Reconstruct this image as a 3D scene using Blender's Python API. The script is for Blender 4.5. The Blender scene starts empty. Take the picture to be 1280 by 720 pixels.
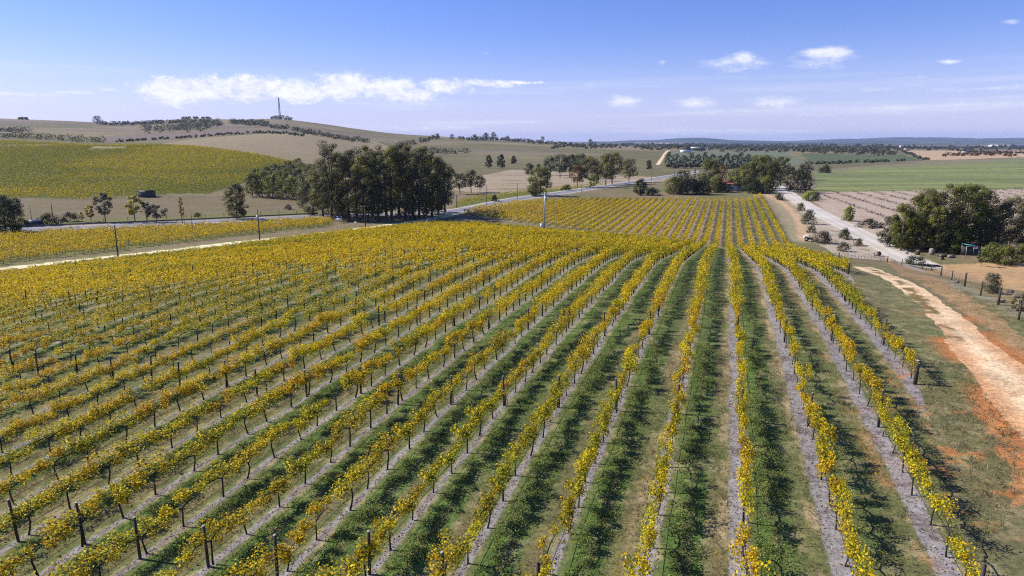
import bpy, math
import numpy as np
from mathutils import Vector

R = math.radians
rng = np.random.default_rng(7)
sc = bpy.context.scene
COL = sc.collection

# ------------------------------------------------------------------ camera model
FPX, PITCH, CAMZ = 853.0, math.atan2(360 - 176, 853.0), 28.0
CP, SP = math.cos(PITCH), math.sin(PITCH)
TH = R(17.345)                       # direction of the vine rows, clockwise from the view direction
CT, ST = math.cos(TH), math.sin(TH)
T0, ROWGAP = 1.31, 3.0

cam_data = bpy.data.cameras.new('camera')
cam = bpy.data.objects.new('camera', cam_data)
COL.objects.link(cam)
cam.location = (0, 0, CAMZ)
cam.rotation_euler = (R(90) - PITCH, 0, 0)
cam_data.sensor_width = 36.0
cam_data.lens = 36.0 * FPX / 1280.0
cam_data.clip_start = 0.1
cam_data.clip_end = 60000
sc.camera = cam


def lin(r, g, b, k=1.0):
    def f(c):
        c /= 255.0
        return (c / 12.92 if c <= 0.04045 else ((c + 0.055) / 1.055) ** 2.4) * k
    return np.array([f(r), f(g), f(b)])


# ------------------------------------------------------------------ noise
def vnoise(x, y, seed=0):
    x = np.asarray(x, float); y = np.asarray(y, float)
    xi = np.floor(x); yi = np.floor(y)
    fx = x - xi; fy = y - yi
    fx = fx * fx * (3 - 2 * fx); fy = fy * fy * (3 - 2 * fy)
    xi = xi.astype(np.int64); yi = yi.astype(np.int64)

    def h(a, b):
        n = (a * 374761393 + b * 668265263 + seed * 982451653) & 0xFFFFFFFF
        n = ((n ^ (n >> 13)) * 1274126177) & 0xFFFFFFFF
        n = n ^ (n >> 16)
        return (n & 0xFFFF) / 65535.0
    a = h(xi, yi); b = h(xi + 1, yi); c = h(xi, yi + 1); d = h(xi + 1, yi + 1)
    return (a + (b - a) * fx) * (1 - fy) + (c + (d - c) * fx) * fy


def fbm(x, y, seed=0, octv=4):
    s = 0; a = 0.5; t = 0
    for o in range(octv):
        s = s + a * vnoise(x * 2 ** o, y * 2 ** o, seed + o * 17); t += a; a *= 0.5
    return s / t


def sstep(a, b, x):
    u = np.clip((np.asarray(x, float) - a) / (b - a), 0, 1)
    return u * u * (3 - 2 * u)


# ------------------------------------------------------------------ terrain
def near_poly(s, t):
    s = np.maximum(s, -5)
    t = np.where(t > 5, 5 + 8 * np.tanh((t - 5) / 8.0), t)
    return (-14.11 + .10184 * t + .0455 * s - .0633 * s * s / 100 - .1208 * s * t / 100
            + .0202 * t * t / 100 + .2668 * np.maximum(s - 65, 0) ** 2 / 100)


FOOT_PX = np.array([-300, 0, 250, 510, 600, 680, 780, 912, 1000, 1050, 1130, 1200, 1280, 1500.])
FOOT_R = np.array([180, 186, 198, 240, 246, 228, 214, 200, 200, 200, 193, 180, 168, 160.])


def sight_z(py, Y):
    v = (360 - py) / FPX
    return CAMZ + Y * (v * CP - SP) / (CP + v * SP)


# (column px, [(forward distance, height)]), a ('p', y) height is given by the line of sight
PROF = [
    (-200, [(335, 0), (480, 11), (720, ('p', 173)), (820, ('p', 173)), (1100, ('p', 167)), (1600, ('p', 158)), (2300, ('p', 147)), (2700, 100), (5000, 40), (7000, 0)]),
    (0, [(335, 0), (480, 11), (720, ('p', 173.5)), (820, ('p', 174)), (1100, ('p', 168)), (1600, ('p', 158)), (2300, ('p', 147)), (2700, 100), (5000, 40), (7000, 0)]),
    (80, [(335, 0), (480, 11), (680, ('p', 177.5)), (800, ('p', 177)), (1100, ('p', 170)), (1600, ('p', 160)), (2300, ('p', 150)), (2700, 90), (5000, 40), (7000, 0)]),
    (160, [(335, 0), (480, 10), (650, ('p', 181)), (780, ('p', 178.5)), (1100, ('p', 171)), (1700, ('p', 161)), (2300, ('p', 154)), (2700, 80), (5000, 40), (7000, 0)]),
    (240, [(338, 0), (480, 10), (590, ('p', 184)), (780, ('p', 177)), (1200, ('p', 169)), (1700, ('p', 159)), (2300, ('p', 146.5)), (2700, 90), (5000, 40), (7000, 0)]),
    (300, [(340, 0), (440, 7), (540, ('p', 192)), (740, ('p', 178)), (1000, ('p', 168.5)), (1600, ('p', 160)), (2300, ('p', 149)), (2700, 90), (5000, 40), (7000, 0)]),
    (350, [(340, 0), (420, 4), (520, ('p', 201)), (720, ('p', 185)), (950, ('p', 169)), (1600, ('p', 158)), (2300, ('p', 146.8)), (2700, 95), (5000, 40), (7000, 0)]),
    (400, [(360, 0), (520, 6), (720, ('p', 189)), (1000, ('p', 173)), (1600, ('p', 162)), (2300, ('p', 153)), (2700, 80), (5000, 40), (7000, 0)]),
    (450, [(380, 0), (600, 4), (1000, ('p', 183)), (1500, ('p', 170)), (2300, ('p', 161)), (2700, 60), (5000, 30), (7000, 0)]),
    (500, [(400, 0), (700, 2), (1100, ('p', 187)), (1500, ('p', 176)), (2300, ('p', 167)), (2700, 45), (5000, 20), (7000, 0)]),
    (560, [(420, 0), (800, 1), (1200, ('p', 188)), (1600, ('p', 177)), (2300, ('p', 170)), (2700, 36), (5000, 15), (7000, 0)]),
    (640, [(600, 0), (850, 1), (1200, ('p', 189)), (1500, ('p', 181)), (2100, ('p', 175.5)), (2700, 20), (5000, 10), (7000, 0)]),
    (700, [(700, 0), (900, 1), (1250, ('p', 188)), (1700, ('p', 182.5)), (2100, ('p', 179)), (2700, 15), (5000, 5), (7000, 0)]),
    (760, [(700, 0), (900, 1), (1250, ('p', 188.5)), (1700, ('p', 184)), (2100, ('p', 183)), (2700, 6), (5000, 2), (7000, 0)]),
    (840, [(800, 0), (1000, 2), (1350, ('p', 188)), (1700, ('p', 186)), (2200, 8), (3000, 3), (5000, 0), (7000, 0)]),
    (960, [(800, 0), (1000, 2), (1400, 5), (1700, 6), (2200, 3), (3000, 0), (5000, 0), (7000, 0)]),
    (1100, [(500, 0), (700, 0), (1400, 2), (1700, 2), (2200, 0), (3000, 0), (5000, 0), (7000, 0)]),
    (1280, [(400, 0), (800, 1), (1400, 4), (1700, 4), (2200, 0), (3000, 0), (5000, 0), (7000, 0)]),
    (1600, [(400, 0), (800, 1), (1400, 4), (1700, 4), (2200, 0), (3000, 0), (5000, 0), (7000, 0)]),
]
_LY = np.linspace(math.log(200), math.log(8000), 260)
_CX = np.linspace(-200, 1600, 226)
_raw = []
for c, pr in PROF:
    ys = [200.] + [a for a, b in pr]; zs = [0.] + [sight_z(b[1], a) if isinstance(b, tuple) else b for a, b in pr]
    _raw.append(np.interp(np.exp(_LY), ys, zs))
_raw = np.array(_raw); _pc = [c for c, p in PROF]
_G = np.array([np.interp(_CX, _pc, _raw[:, j]) for j in range(len(_LY))]).T     # [col, dist]


def _blur(A, ax, n):
    for _ in range(n):
        P = np.concatenate([A.take([0], ax), A, A.take([-1], ax)], ax)
        a = P.take(range(0, A.shape[ax]), ax); b = P.take(range(2, A.shape[ax] + 2), ax)
        A = (a + 2 * A + b) / 4
    return A


_G = _blur(_blur(_G, 0, 10), 1, 5)


def far_z(x, y):
    yy = np.maximum(y, 201.0)
    px = np.clip(640 + 869 * x / yy, -199, 1599)
    ly = np.clip(np.log(yy), _LY[0], _LY[-1] - 1e-6)
    a = (px - _CX[0]) / (_CX[1] - _CX[0]); b = (ly - _LY[0]) / (_LY[1] - _LY[0])
    i = np.clip(a.astype(int), 0, len(_CX) - 2); j = np.clip(b.astype(int), 0, len(_LY) - 2)
    a = a - i; b = b - j
    z = (_G[i, j] * (1 - a) + _G[i + 1, j] * a) * (1 - b) + (_G[i, j + 1] * (1 - a) + _G[i + 1, j + 1] * a) * b
    amp = sstep(500, 1500, yy) * (1 - sstep(6000, 8000, yy))
    z = z + amp * (fbm(x / 260., y / 260., 5, 3) - .5) * 5
    # far ranges
    f1 = sstep(9000, 13000, yy) * (1 - sstep(13500, 17000, yy))
    rid = fbm(x / 850. + 3.1, y / 9000. + 1, 31, 4)
    rid2 = fbm(x / 800. + 3.1, y / 3000. + 1, 37, 3)
    bump = 20 + 66 * sstep(.36, .72, rid) + 40 * (rid2 - .5)
    bump = bump * (.12 + .88 * sstep(800, 3600, x))
    z = z + f1 * bump
    f2 = sstep(5200, 6800, yy) * (1 - sstep(7000, 8800, yy))
    z = z + f2 * 34 * sstep(.45, .8, fbm(x / 900. + 9, y / 3000., 41, 3))
    return z


def terr(x, y):
    x = np.asarray(x, float); y = np.asarray(y, float)
    r = np.hypot(x, y) + 1e-6
    px = 640 + 869 * np.tan(np.clip(np.arctan2(x, y), -1.0, 1.0))
    rf = np.interp(px, FOOT_PX, FOOT_R)
    k = np.minimum(1.0, 72.0 / r)
    xs, ys = x * k, y * k
    h = CAMZ + near_poly(xs * ST + ys * CT, xs * CT - ys * ST)
    u = np.clip((r - 70) / (rf - 70), 0, 1)
    a = .14
    S = np.where(u < a, u * u / (2 * a), np.where(u < 1 - a, u - a / 2, (1 - a) - (1 - u) ** 2 / (2 * a))) / (1 - a)
    h = h * (1 - S)
    h = h + (fbm(x / 9., y / 9., 3, 3) - .5) * .35 * (1 - sstep(60, 200, r) * .5)
    return h + far_z(x, y)


def ray(px, py):
    u = (px - 640) / FPX; v = (360 - py) / FPX
    return np.array([u, CP + v * SP, -SP + v * CP])


_LAM = np.concatenate([np.arange(9, 120, .5), np.exp(np.linspace(math.log(120), math.log(16000), 1400))])


def at(px, py):
    """the point of the terrain seen at a pixel of the 1280 x 720 photograph"""
    d = ray(px, py)
    P = d[None, :] * _LAM[:, None]
    g = CAMZ + P[:, 2] - terr(P[:, 0], P[:, 1])
    i = int(np.argmax(g < 0)) if (g < 0).any() else len(g) - 1
    if i < 1: i = 1
    g0, g1 = g[i - 1], g[i]
    w = g0 / (g0 - g1) if g0 > g1 else 1.0
    w = min(max(w, 0), 1)
    l = _LAM[i - 1] + w * (_LAM[i] - _LAM[i - 1])
    x, y = d[0] * l, d[1] * l
    if 130 < py < 181 and y > 4200: return at(px, py + .4)       # just over a ridge: step down onto it
    return np.array([x, y, float(terr(x, y))])


def proj(x, y, z):
    Z = y * CP - (z - CAMZ) * SP
    v = (y * SP + (z - CAMZ) * CP) / np.maximum(Z, 1e-3)
    return 640 + FPX * x / np.maximum(Z, 1e-3), 360 - FPX * v, Z


def st(x, y): return x * ST + y * CT, x * CT - y * ST
def xy(s, t): return s * ST + t * CT, s * CT - t * ST


# ------------------------------------------------------------------ mesh helpers
def mesh_np(name, verts, quads=None, tris=None, col=None, smooth=False, nrm=None):
    me = bpy.data.meshes.new(name)
    verts = np.asarray(verts, np.float32)
    parts = []
    if quads is not None and len(quads): parts.append((np.asarray(quads, np.int32), 4))
    if tris is not None and len(tris): parts.append((np.asarray(tris, np.int32), 3))
    loops = np.concatenate([p.ravel() for p, n in parts])
    tot = np.concatenate([np.full(len(p), n, np.int32) for p, n in parts])
    start = np.concatenate([[0], np.cumsum(tot)[:-1]]).astype(np.int32)
    me.vertices.add(len(verts)); me.vertices.foreach_set('co', verts.ravel())
    me.loops.add(len(loops)); me.loops.foreach_set('vertex_index', loops)
    me.polygons.add(len(tot)); me.polygons.foreach_set('loop_start', start)
    me.polygons.foreach_set('loop_total', tot)
    if smooth: me.polygons.foreach_set('use_smooth', np.ones(len(tot), bool))
    if col is not None:
        a = me.color_attributes.new('Col', 'FLOAT_COLOR', 'POINT')
        c = np.ones((len(verts), 4), np.float32); c[:, :3] = col
        a.data.foreach_set('color', c.ravel())
    if nrm is not None:
        a = me.attributes.new('Nrm', 'FLOAT_VECTOR', 'POINT'); a.data.foreach_set('vector', np.asarray(nrm, np.float32).ravel())
    me.update()
    return me


def link(name, me, mat=None, parent=None, loc=None, rz=0.0):
    o = bpy.data.objects.new(name, me)
    COL.objects.link(o)
    if mat is not None and me is not None and not me.materials: me.materials.append(mat)
    if parent is not None: o.parent = parent
    if loc is not None: o.location = loc
    if rz: o.rotation_euler = (0, 0, rz)
    return o


def tag(o, label=None, cat=None, group=None, kind=None):
    if label: o['label'] = label
    if cat: o['category'] = cat
    if group: o['group'] = group
    if kind: o['kind'] = kind
    return o


def thing(name, label, cat, loc, rz=0.0, group=None):
    o = bpy.data.objects.new(name, None); COL.objects.link(o)
    o.location = loc; o.rotation_euler = (0, 0, rz); o.empty_display_size = .2
    return tag(o, label, cat, group)


class MB:
    """collects boxes, tubes and sheets of one part"""
    def __init__(s): s.v = []; s.q = []; s.t = []; s.n = 0

    def add(s, v, q=(), t=()):
        v = np.asarray(v, float).reshape(-1, 3)
        s.v.append(v)
        s.q += [[i + s.n for i in f] for f in q]; s.t += [[i + s.n for i in f] for f in t]
        s.n += len(v); return s

    def box(s, c, d, rz=0.0, top=1.0):
        x, y, z = d[0] / 2, d[1] / 2, d[2] / 2
        v = np.array([[-x, -y, -z], [x, -y, -z], [x, y, -z], [-x, y, -z], [-x * top, -y * top, z], [x * top, -y * top, z], [x * top, y * top, z], [-x * top, y * top, z]])
        if rz:
            c_, s_ = math.cos(rz), math.sin(rz)
            v = np.stack([v[:, 0] * c_ - v[:, 1] * s_, v[:, 0] * s_ + v[:, 1] * c_, v[:, 2]], 1)
        return s.add(v + np.array(c), [[0, 3, 2, 1], [4, 5, 6, 7], [0, 1, 5, 4], [1, 2, 6, 5], [2, 3, 7, 6], [3, 0, 4, 7]])

    def tube(s, pts, rad, n=6, cap=True):
        pts = np.asarray(pts, float); rad = np.broadcast_to(np.asarray(rad, float), (len(pts),))
        V = []
        for i, p in enumerate(pts):
            d = pts[min(i + 1, len(pts) - 1)] - pts[max(i - 1, 0)]
            d = d / (np.linalg.norm(d) + 1e-9)
            a = np.cross(d, [0.13, .21, 1.0] if abs(d[2]) < .9 else [1.0, .1, 0]); a /= np.linalg.norm(a)
            b = np.cross(d, a)
            for k in range(n):
                w = 2 * math.pi * k / n
                V.append(p + rad[i] * (math.cos(w) * a + math.sin(w) * b))
        Q = []
        for i in range(len(pts) - 1):
            for k in range(n):
                k2 = (k + 1) % n
                Q.append([i * n + k, i * n + k2, (i + 1) * n + k2, (i + 1) * n + k])
        T = []
        if cap:
            m = len(V); V.append(pts[0]); V.append(pts[-1]); L = (len(pts) - 1) * n
            for k in range(n):
                k2 = (k + 1) % n
                T.append([m, k2, k]); T.append([m + 1, L + k, L + k2])
        return s.add(V, Q, T)

    def disc_x(s, c, r, w, n=14):     # wheel: short cylinder along x
        return s.tube([[c[0] - w / 2, c[1], c[2]], [c[0] + w / 2, c[1], c[2]]], r, n)

    def mesh(s, name, smooth=False):
        return mesh_np(name, np.concatenate(s.v), s.q or None, s.t or None, None, smooth)

    def build(s, name, mat, parent=None, loc=None, rz=0.0, smooth=False):
        return link(name, s.mesh(name, smooth), mat, parent, loc, rz)


# ------------------------------------------------------------------ materials
def newmat(name):
    m = bpy.data.materials.new(name); m.use_nodes = True
    nt = m.node_tree; nt.nodes.clear()
    return m, nt


def node(nt, typ, **kw):
    n = nt.nodes.new(typ)
    for k, v in kw.items():
        if k.startswith('_'): setattr(n, k[1:], v)
        else: n.inputs[k].default_value = v
    return n


def simple(name, rgb, rough=.7, metal=0.0, var=.25, scale=6.0, bump=.2):
    m, nt = newmat(name)
    out = node(nt, 'ShaderNodeOutputMaterial'); b = node(nt, 'ShaderNodeBsdfPrincipled', Roughness=rough, Metallic=metal)
    tc = node(nt, 'ShaderNodeTexCoord'); nz = node(nt, 'ShaderNodeTexNoise', Scale=scale, Detail=5.0)
    nt.links.new(tc.outputs['Object'], nz.inputs['Vector'])
    mr = node(nt, 'ShaderNodeMapRange'); mr.inputs['To Min'].default_value = 1 - var; mr.inputs['To Max'].default_value = 1 + var
    nt.links.new(nz.outputs['Fac'], mr.inputs['Value'])
    mx = node(nt, 'ShaderNodeMix', _data_type='RGBA', _blend_type='MULTIPLY'); mx.inputs['Factor'].default_value = 1
    mx.inputs['A'].default_value = (*rgb, 1); nt.links.new(mr.outputs['Result'], mx.inputs['B'])
    nt.links.new(mx.outputs['Result'], b.inputs['Base Color'])
    if bump:
        bp = node(nt, 'ShaderNodeBump', Strength=bump, Distance=.02)
        nt.links.new(nz.outputs['Fac'], bp.inputs['Height']); nt.links.new(bp.outputs['Normal'], b.inputs['Normal'])
    nt.links.new(b.outputs['BSDF'], out.inputs['Surface'])
    return m


def leafmat(name, trans=.35, rough=.55, objvar=0.0, soft=False):
    m, nt = newmat(name)
    out = node(nt, 'ShaderNodeOutputMaterial')
    at_ = node(nt, 'ShaderNodeAttribute', _attribute_name='Col')
    c = at_.outputs['Color']
    if objvar:
        oi = node(nt, 'ShaderNodeObjectInfo')
        hs = node(nt, 'ShaderNodeHueSaturation')
        mr = node(nt, 'ShaderNodeMapRange'); mr.inputs['To Min'].default_value = .5 - objvar; mr.inputs['To Max'].default_value = .5 + objvar * 1.4
        nt.links.new(oi.outputs['Random'], mr.inputs['Value']); nt.links.new(mr.outputs['Result'], hs.inputs['Hue'])
        nt.links.new(c, hs.inputs['Color']); c = hs.outputs['Color']
    b = node(nt, 'ShaderNodeBsdfPrincipled', Roughness=rough)
    b.inputs['Specular IOR Level'].default_value = .12
    tr = node(nt, 'ShaderNodeBsdfTranslucent'); mix = node(nt, 'ShaderNodeMixShader'); mix.inputs['Fac'].default_value = trans
    nt.links.new(c, b.inputs['Base Color']); nt.links.new(c, tr.inputs['Color'])
    if soft:
        an = node(nt, 'ShaderNodeAttribute', _attribute_name='Nrm'); nt.links.new(an.outputs['Vector'], b.inputs['Normal'])
    nt.links.new(b.outputs['BSDF'], mix.inputs[1]); nt.links.new(tr.outputs['BSDF'], mix.inputs[2])
    nt.links.new(mix.outputs['Shader'], out.inputs['Surface'])
    return m


def groundmat():
    m, nt = newmat('ground_surface')
    out = node(nt, 'ShaderNodeOutputMaterial'); b = node(nt, 'ShaderNodeBsdfPrincipled', Roughness=.95)
    b.inputs['Specular IOR Level'].default_value = .1
    a = node(nt, 'ShaderNodeAttribute', _attribute_name='Col')
    g = node(nt, 'ShaderNodeNewGeometry')
    n1 = node(nt, 'ShaderNodeTexNoise', Scale=5.0, Detail=6.0, Roughness=.7)
    n2 = node(nt, 'ShaderNodeTexNoise', Scale=.6, Detail=5.0, Roughness=.65)
    for n in (n1, n2): nt.links.new(g.outputs['Position'], n.inputs['Vector'])
    r1 = node(nt, 'ShaderNodeMapRange'); r1.inputs['From Min'].default_value = .3; r1.inputs['From Max'].default_value = .7
    r1.inputs['To Min'].default_value = .55; r1.inputs['To Max'].default_value = 1.45
    r2 = node(nt, 'ShaderNodeMapRange'); r2.inputs['From Min'].default_value = .3; r2.inputs['From Max'].default_value = .7
    r2.inputs['To Min'].default_value = .8; r2.inputs['To Max'].default_value = 1.2
    nt.links.new(n1.outputs['Fac'], r1.inputs['Value']); nt.links.new(n2.outputs['Fac'], r2.inputs['Value'])
    mu = node(nt, 'ShaderNodeMath', _operation='MULTIPLY')
    nt.links.new(r1.outputs['Result'], mu.inputs[0]); nt.links.new(r2.outputs['Result'], mu.inputs[1])
    mx = node(nt, 'ShaderNodeMix', _data_type='RGBA', _blend_type='MULTIPLY'); mx.inputs['Factor'].default_value = 1
    nt.links.new(a.outputs['Color'], mx.inputs['A']); nt.links.new(mu.outputs['Value'], mx.inputs['B'])
    nt.links.new(mx.outputs['Result'], b.inputs['Base Color'])
    bp = node(nt, 'ShaderNodeBump', Strength=.7, Distance=.08)
    nt.links.new(n1.outputs['Fac'], bp.inputs['Height']); nt.links.new(bp.outputs['Normal'], b.inputs['Normal'])
    nt.links.new(b.outputs['BSDF'], out.inputs['Surface'])
    return m


M_GROUND = groundmat()
M_LEAF = leafmat('tree_leaves', .22, soft=True)
M_VINE = leafmat('vine_leaves', .36)
M_VINE1 = leafmat('single_vine_leaves', .36, objvar=.012)
M_GRASS = leafmat('grass_blades', .3, .7)
M_BARK = simple('vine_bark', (.035, .026, .02), .9, var=.5, scale=20)
M_TRUNK = simple('pale_bark', (.17, .14, .11), .85, var=.5, scale=1.2)
M_DTRUNK = simple('dark_bark', (.06, .045, .035), .9, var=.5, scale=1.5)
M_POST = simple('weathered_timber', (.055, .045, .038), .9, var=.5, scale=14)
M_POSTTOP = simple('sawn_timber_end', (.42, .38, .32), .8, var=.3, scale=20)
M_POLE = simple('pole_timber', (.075, .062, .055), .85, var=.4, scale=4)
M_STEEL = simple('galvanised_steel', (.42, .43, .46), .5, .5, .2, 5)
M_WIRE = simple('wire_steel', (.12, .12, .13), .5, .6, .1, 5, 0)
M_HOSE = simple('black_hose', (.02, .022, .028), .5, 0, .2, 5, 0)
M_WHITE = simple('white_paint', (.75, .75, .74), .5, 0, .08, 3, .05)
M_DARKROOF = simple('rusty_dark_steel', (.05, .045, .042), .7, .1, .35, 1.2)
M_PALEROOF = simple('pale_iron_roof', (.5, .52, .54), .45, .3, .15, 1)
M_REDROOF = simple('red_tile_roof', (.24, .075, .05), .8, 0, .3, 1.5)
M_TEAL = simple('teal_iron_roof', (.06, .28, .30), .5, .1, .15, 1.5)
M_GLASS = simple('dark_window', (.03, .035, .045), .15, 0, .1, 1, 0)
M_TYRE = simple('black_rubber', (.02, .02, .021), .8, 0, .2, 6)
M_BRICK = simple('rendered_wall', (.42, .33, .26), .85, 0, .15, 2)
M_STUMP = simple('grey_stump_wood', (.27, .23, .19), .9, 0, .35, 6)
M_ROCK = simple('grey_stone', (.22, .17, .13), .9, 0, .4, 2.5, .6)
M_BLUE = simple('blue_sign_paint', (.03, .08, .28), .5, 0, .1, 2, 0)
M_MAST = simple('mast_paint', (.16, .17, .2), .6, .3, .2, .4, 0)


def roadmat(name, rgb, scale, contrast):
    m, nt = newmat(name)
    out = node(nt, 'ShaderNodeOutputMaterial'); b = node(nt, 'ShaderNodeBsdfPrincipled', Roughness=.85)
    g = node(nt, 'ShaderNodeNewGeometry')
    n1 = node(nt, 'ShaderNodeTexNoise', Scale=scale, Detail=6.0); n2 = node(nt, 'ShaderNodeTexNoise', Scale=.08, Detail=3.0)
    at_ = node(nt, 'ShaderNodeAttribute', _attribute_name='Col')
    for n in (n1, n2): nt.links.new(g.outputs['Position'], n.inputs['Vector'])
    ad = node(nt, 'ShaderNodeMath', _operation='ADD'); nt.links.new(n1.outputs['Fac'], ad.inputs[0]); nt.links.new(n2.outputs['Fac'], ad.inputs[1])
    mr = node(nt, 'ShaderNodeMapRange'); mr.inputs['From Min'].default_value = .6; mr.inputs['From Max'].default_value = 1.4
    mr.inputs['To Min'].default_value = 1 - contrast; mr.inputs['To Max'].default_value = 1 + contrast
    nt.links.new(ad.outputs['Value'], mr.inputs['Value'])
    mx = node(nt, 'ShaderNodeMix', _data_type='RGBA', _blend_type='MULTIPLY'); mx.inputs['Factor'].default_value = 1
    nt.links.new(at_.outputs['Color'], mx.inputs['A']); nt.links.new(mr.outputs['Result'], mx.inputs['B'])
    nt.links.new(mx.outputs['Result'], b.inputs['Base Color']); nt.links.new(b.outputs['BSDF'], out.inputs['Surface'])
    return m


M_ROAD = roadmat('road_surface', (.1, .1, .1), 3.0, .25)

# ------------------------------------------------------------------ zones of the ground (outlines on the terrain)
def poly(*pts): return np.array([at(a, b)[:2] for a, b in pts])


def inside(P, x, y):
    m = np.zeros(x.shape, bool)
    lo, hi = P.min(0), P.max(0)
    sel = np.where((x >= lo[0]) & (x <= hi[0]) & (y >= lo[1]) & (y <= hi[1]))[0]
    if not len(sel): return m
    xs, ys = x[sel], y[sel]; c = np.zeros(len(sel), bool)
    for i in range(len(P)):
        x1, y1 = P[i]; x2, y2 = P[i - 1]
        if y1 == y2: continue
        k = ((y1 > ys) != (y2 > ys)) & (xs < (x2 - x1) * (ys - y1) / (y2 - y1) + x1)
        c ^= k
    m[sel] = c
    return m


def dline(L, x, y):
    L = np.asarray(L)[:, :2]
    d = np.full(x.shape, 1e9)
    for a, b in zip(L[:-1], L[1:]):
        ab = b - a; q = np.clip(((x - a[0]) * ab[0] + (y - a[1]) * ab[1]) / (ab @ ab), 0, 1)
        d = np.minimum(d, np.hypot(x - a[0] - q * ab[0], y - a[1] - q * ab[1]))
    return d


def smooth_line(pts, step):
    pts = np.asarray(pts, float); out = []
    P = np.concatenate([[2 * pts[0] - pts[1]], pts, [2 * pts[-1] - pts[-2]]])
    for i in range(1, len(P) - 2):
        n = max(2, int(np.linalg.norm(P[i + 1] - P[i]) / step))
        for u in np.arange(n) / n:
            out.append(.5 * (2 * P[i] + (P[i + 1] - P[i - 1]) * u + (2 * P[i - 1] - 5 * P[i] + 4 * P[i + 1] - P[i + 2]) * u * u + (3 * P[i] - P[i - 1] - 3 * P[i + 1] + P[i + 2]) * u ** 3))
    out.append(P[-2])
    return np.array(out)


def s_far(t): return 170 - .6 * t - 14 * np.clip((-25 - t) / 30., 0, 1)
def s_near(t): return np.interp(t, [4.0, 7.3, 10.3, 13.3, 16], [4, 19.5, 39.5, 81, 140])
def t_left(s): return np.interp(s, [20, 107, 147, 215, 232], [-152, -139, -120, -92, -86])


HIGHWAY = smooth_line([at(a, b)[:2] for a, b in [(-120, 296), (-60, 292), (0, 288), (80, 285.2), (160, 282), (240, 278.5), (320, 274.5), (400, 270.5), (470, 268.5), (540, 266.5), (580, 262.5), (612, 256.5), (650, 248.5), (700, 241.5), (750, 234), (800, 226.5), (850, 218.5), (880, 214)]], 4)
GRAVEL = smooth_line([at(a, b)[:2] for a, b in [(966, 231), (976, 236), (990, 246), (1005, 255.5), (1030, 270), (1060, 285), (1090, 301), (1112, 313), (1135, 325), (1152, 332)]], 3)
FTRACK = smooth_line([at(a, b)[:2] for a, b in [(-80, 352), (-40, 344.5), (0, 337), (100, 325.5), (200, 314.5), (300, 303), (400, 292.5), (460, 285), (515, 277.5), (550, 271.5), (575, 266)]], 3)
FARTRACK = smooth_line([at(a, b)[:2] for a, b in [(822, 206), (826, 200), (832, 191), (836, 188)]], 6)
ORPATH = smooth_line([at(a, b)[:2] for a, b in [(958, 243), (978, 254), (993, 268), (1002, 284), (1004, 300)]], 3)

Z_TRACK = poly((1064, 333), (1085, 341), (1120, 358), (1150, 382), (1178, 418), (1200, 450), (1222, 482), (1248, 510), (1280, 545), (1340, 620), (1420, 610), (1340, 505), (1280, 458), (1240, 428), (1205, 397), (1165, 369), (1125, 347), (1090, 334))
L_MEDIAN = np.array([at(a, b)[:2] for a, b in [(1072, 331), (1088, 336), (1110, 345), (1140, 364), (1168, 392), (1190, 425)]])
Z_APRON = poly((1202, 452), (1216, 490), (1234, 530), (1250, 575), (1268, 640), (1340, 640), (1340, 540), (1280, 530), (1250, 500), (1222, 470))
Z_ORANGE = poly((1104, 322), (1150, 338), (1200, 362), (1240, 391), (1280, 424), (1330, 455), (1340, 495), (1280, 455), (1225, 407), (1180, 374), (1130, 347))
Z_DARKB = poly((1130, 347), (1180, 372), (1225, 404), (1280, 452), (1330, 490), (1335, 520), (1280, 470), (1225, 420), (1170, 378))
Z_RED = poly((1150, 338), (1175, 331), (1230, 329), (1300, 331), (1310, 400), (1262, 383), (1225, 366), (1185, 350))
Z_GREYS = poly((1120, 325), (1150, 336), (1185, 350), (1225, 366), (1262, 383), (1310, 402), (1310, 418), (1280, 402), (1235, 378), (1185, 356), (1130, 333))
Z_BANK = poly((985, 250), (1000, 262), (1008, 280), (1012, 300), (1035, 312), (1060, 322), (1120, 326), (1100, 312), (1060, 292), (1030, 276), (1005, 262))
Z_DRYV = poly((1008, 246), (1016, 240.5), (1300, 236), (1300, 292), (1100, 302), (1050, 275), (1025, 258))
Z_GREEN = poly((1012, 240.5), (1022, 232), (1016, 214), (1090, 207), (1290, 196.5), (1330, 195), (1330, 236), (1300, 236))
Z_GREENEDGE = poly((1012, 214), (1020, 217), (1090, 211), (1290, 201), (1330, 199), (1330, 195), (1290, 196.5), (1090, 206.5))
Z_BEIGE = poly((1128, 188), (1330, 190), (1330, 196), (1160, 200))
Z_MIDGREEN = poly((1000, 192), (1130, 193), (1156, 201), (1022, 206))
Z_GREYGREEN = poly((838, 189), (870, 187.5), (980, 190), (1010, 203), (1000, 207), (830, 205))
Z_PINK = poly((556, 236), (570, 226), (640, 212), (700, 215), (830, 222), (835, 226), (780, 231), (690, 238), (620, 244))
Z_VSTRIP = poly((560, 262), (580, 250), (640, 241), (700, 236), (756, 230), (752, 234), (700, 241), (650, 247.5), (612, 255))
Z_BLOCK2 = np.array([xy(s, t) for s, t in [(246, -97), (186 + .6 * 60, -60), (186, 0), (175, 18.5), (203, 19), (379, 16.5), (346, 9), (328, -66), (304, -92), (262, -100)]])
Z_BLOCK3 = poly((-160, 300), (0, 296), (80, 291), (160, 288), (240, 284.5), (320, 280.5), (400, 275.5), (418, 277), (410, 283), (330, 291), (250, 301), (150, 313), (60, 323), (0, 331), (-160, 352))
Z_PADDOCK = poly((-150, 285), (0, 281), (200, 274), (400, 266), (400, 250), (330, 247), (200, 243), (100, 247), (-150, 247))
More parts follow.
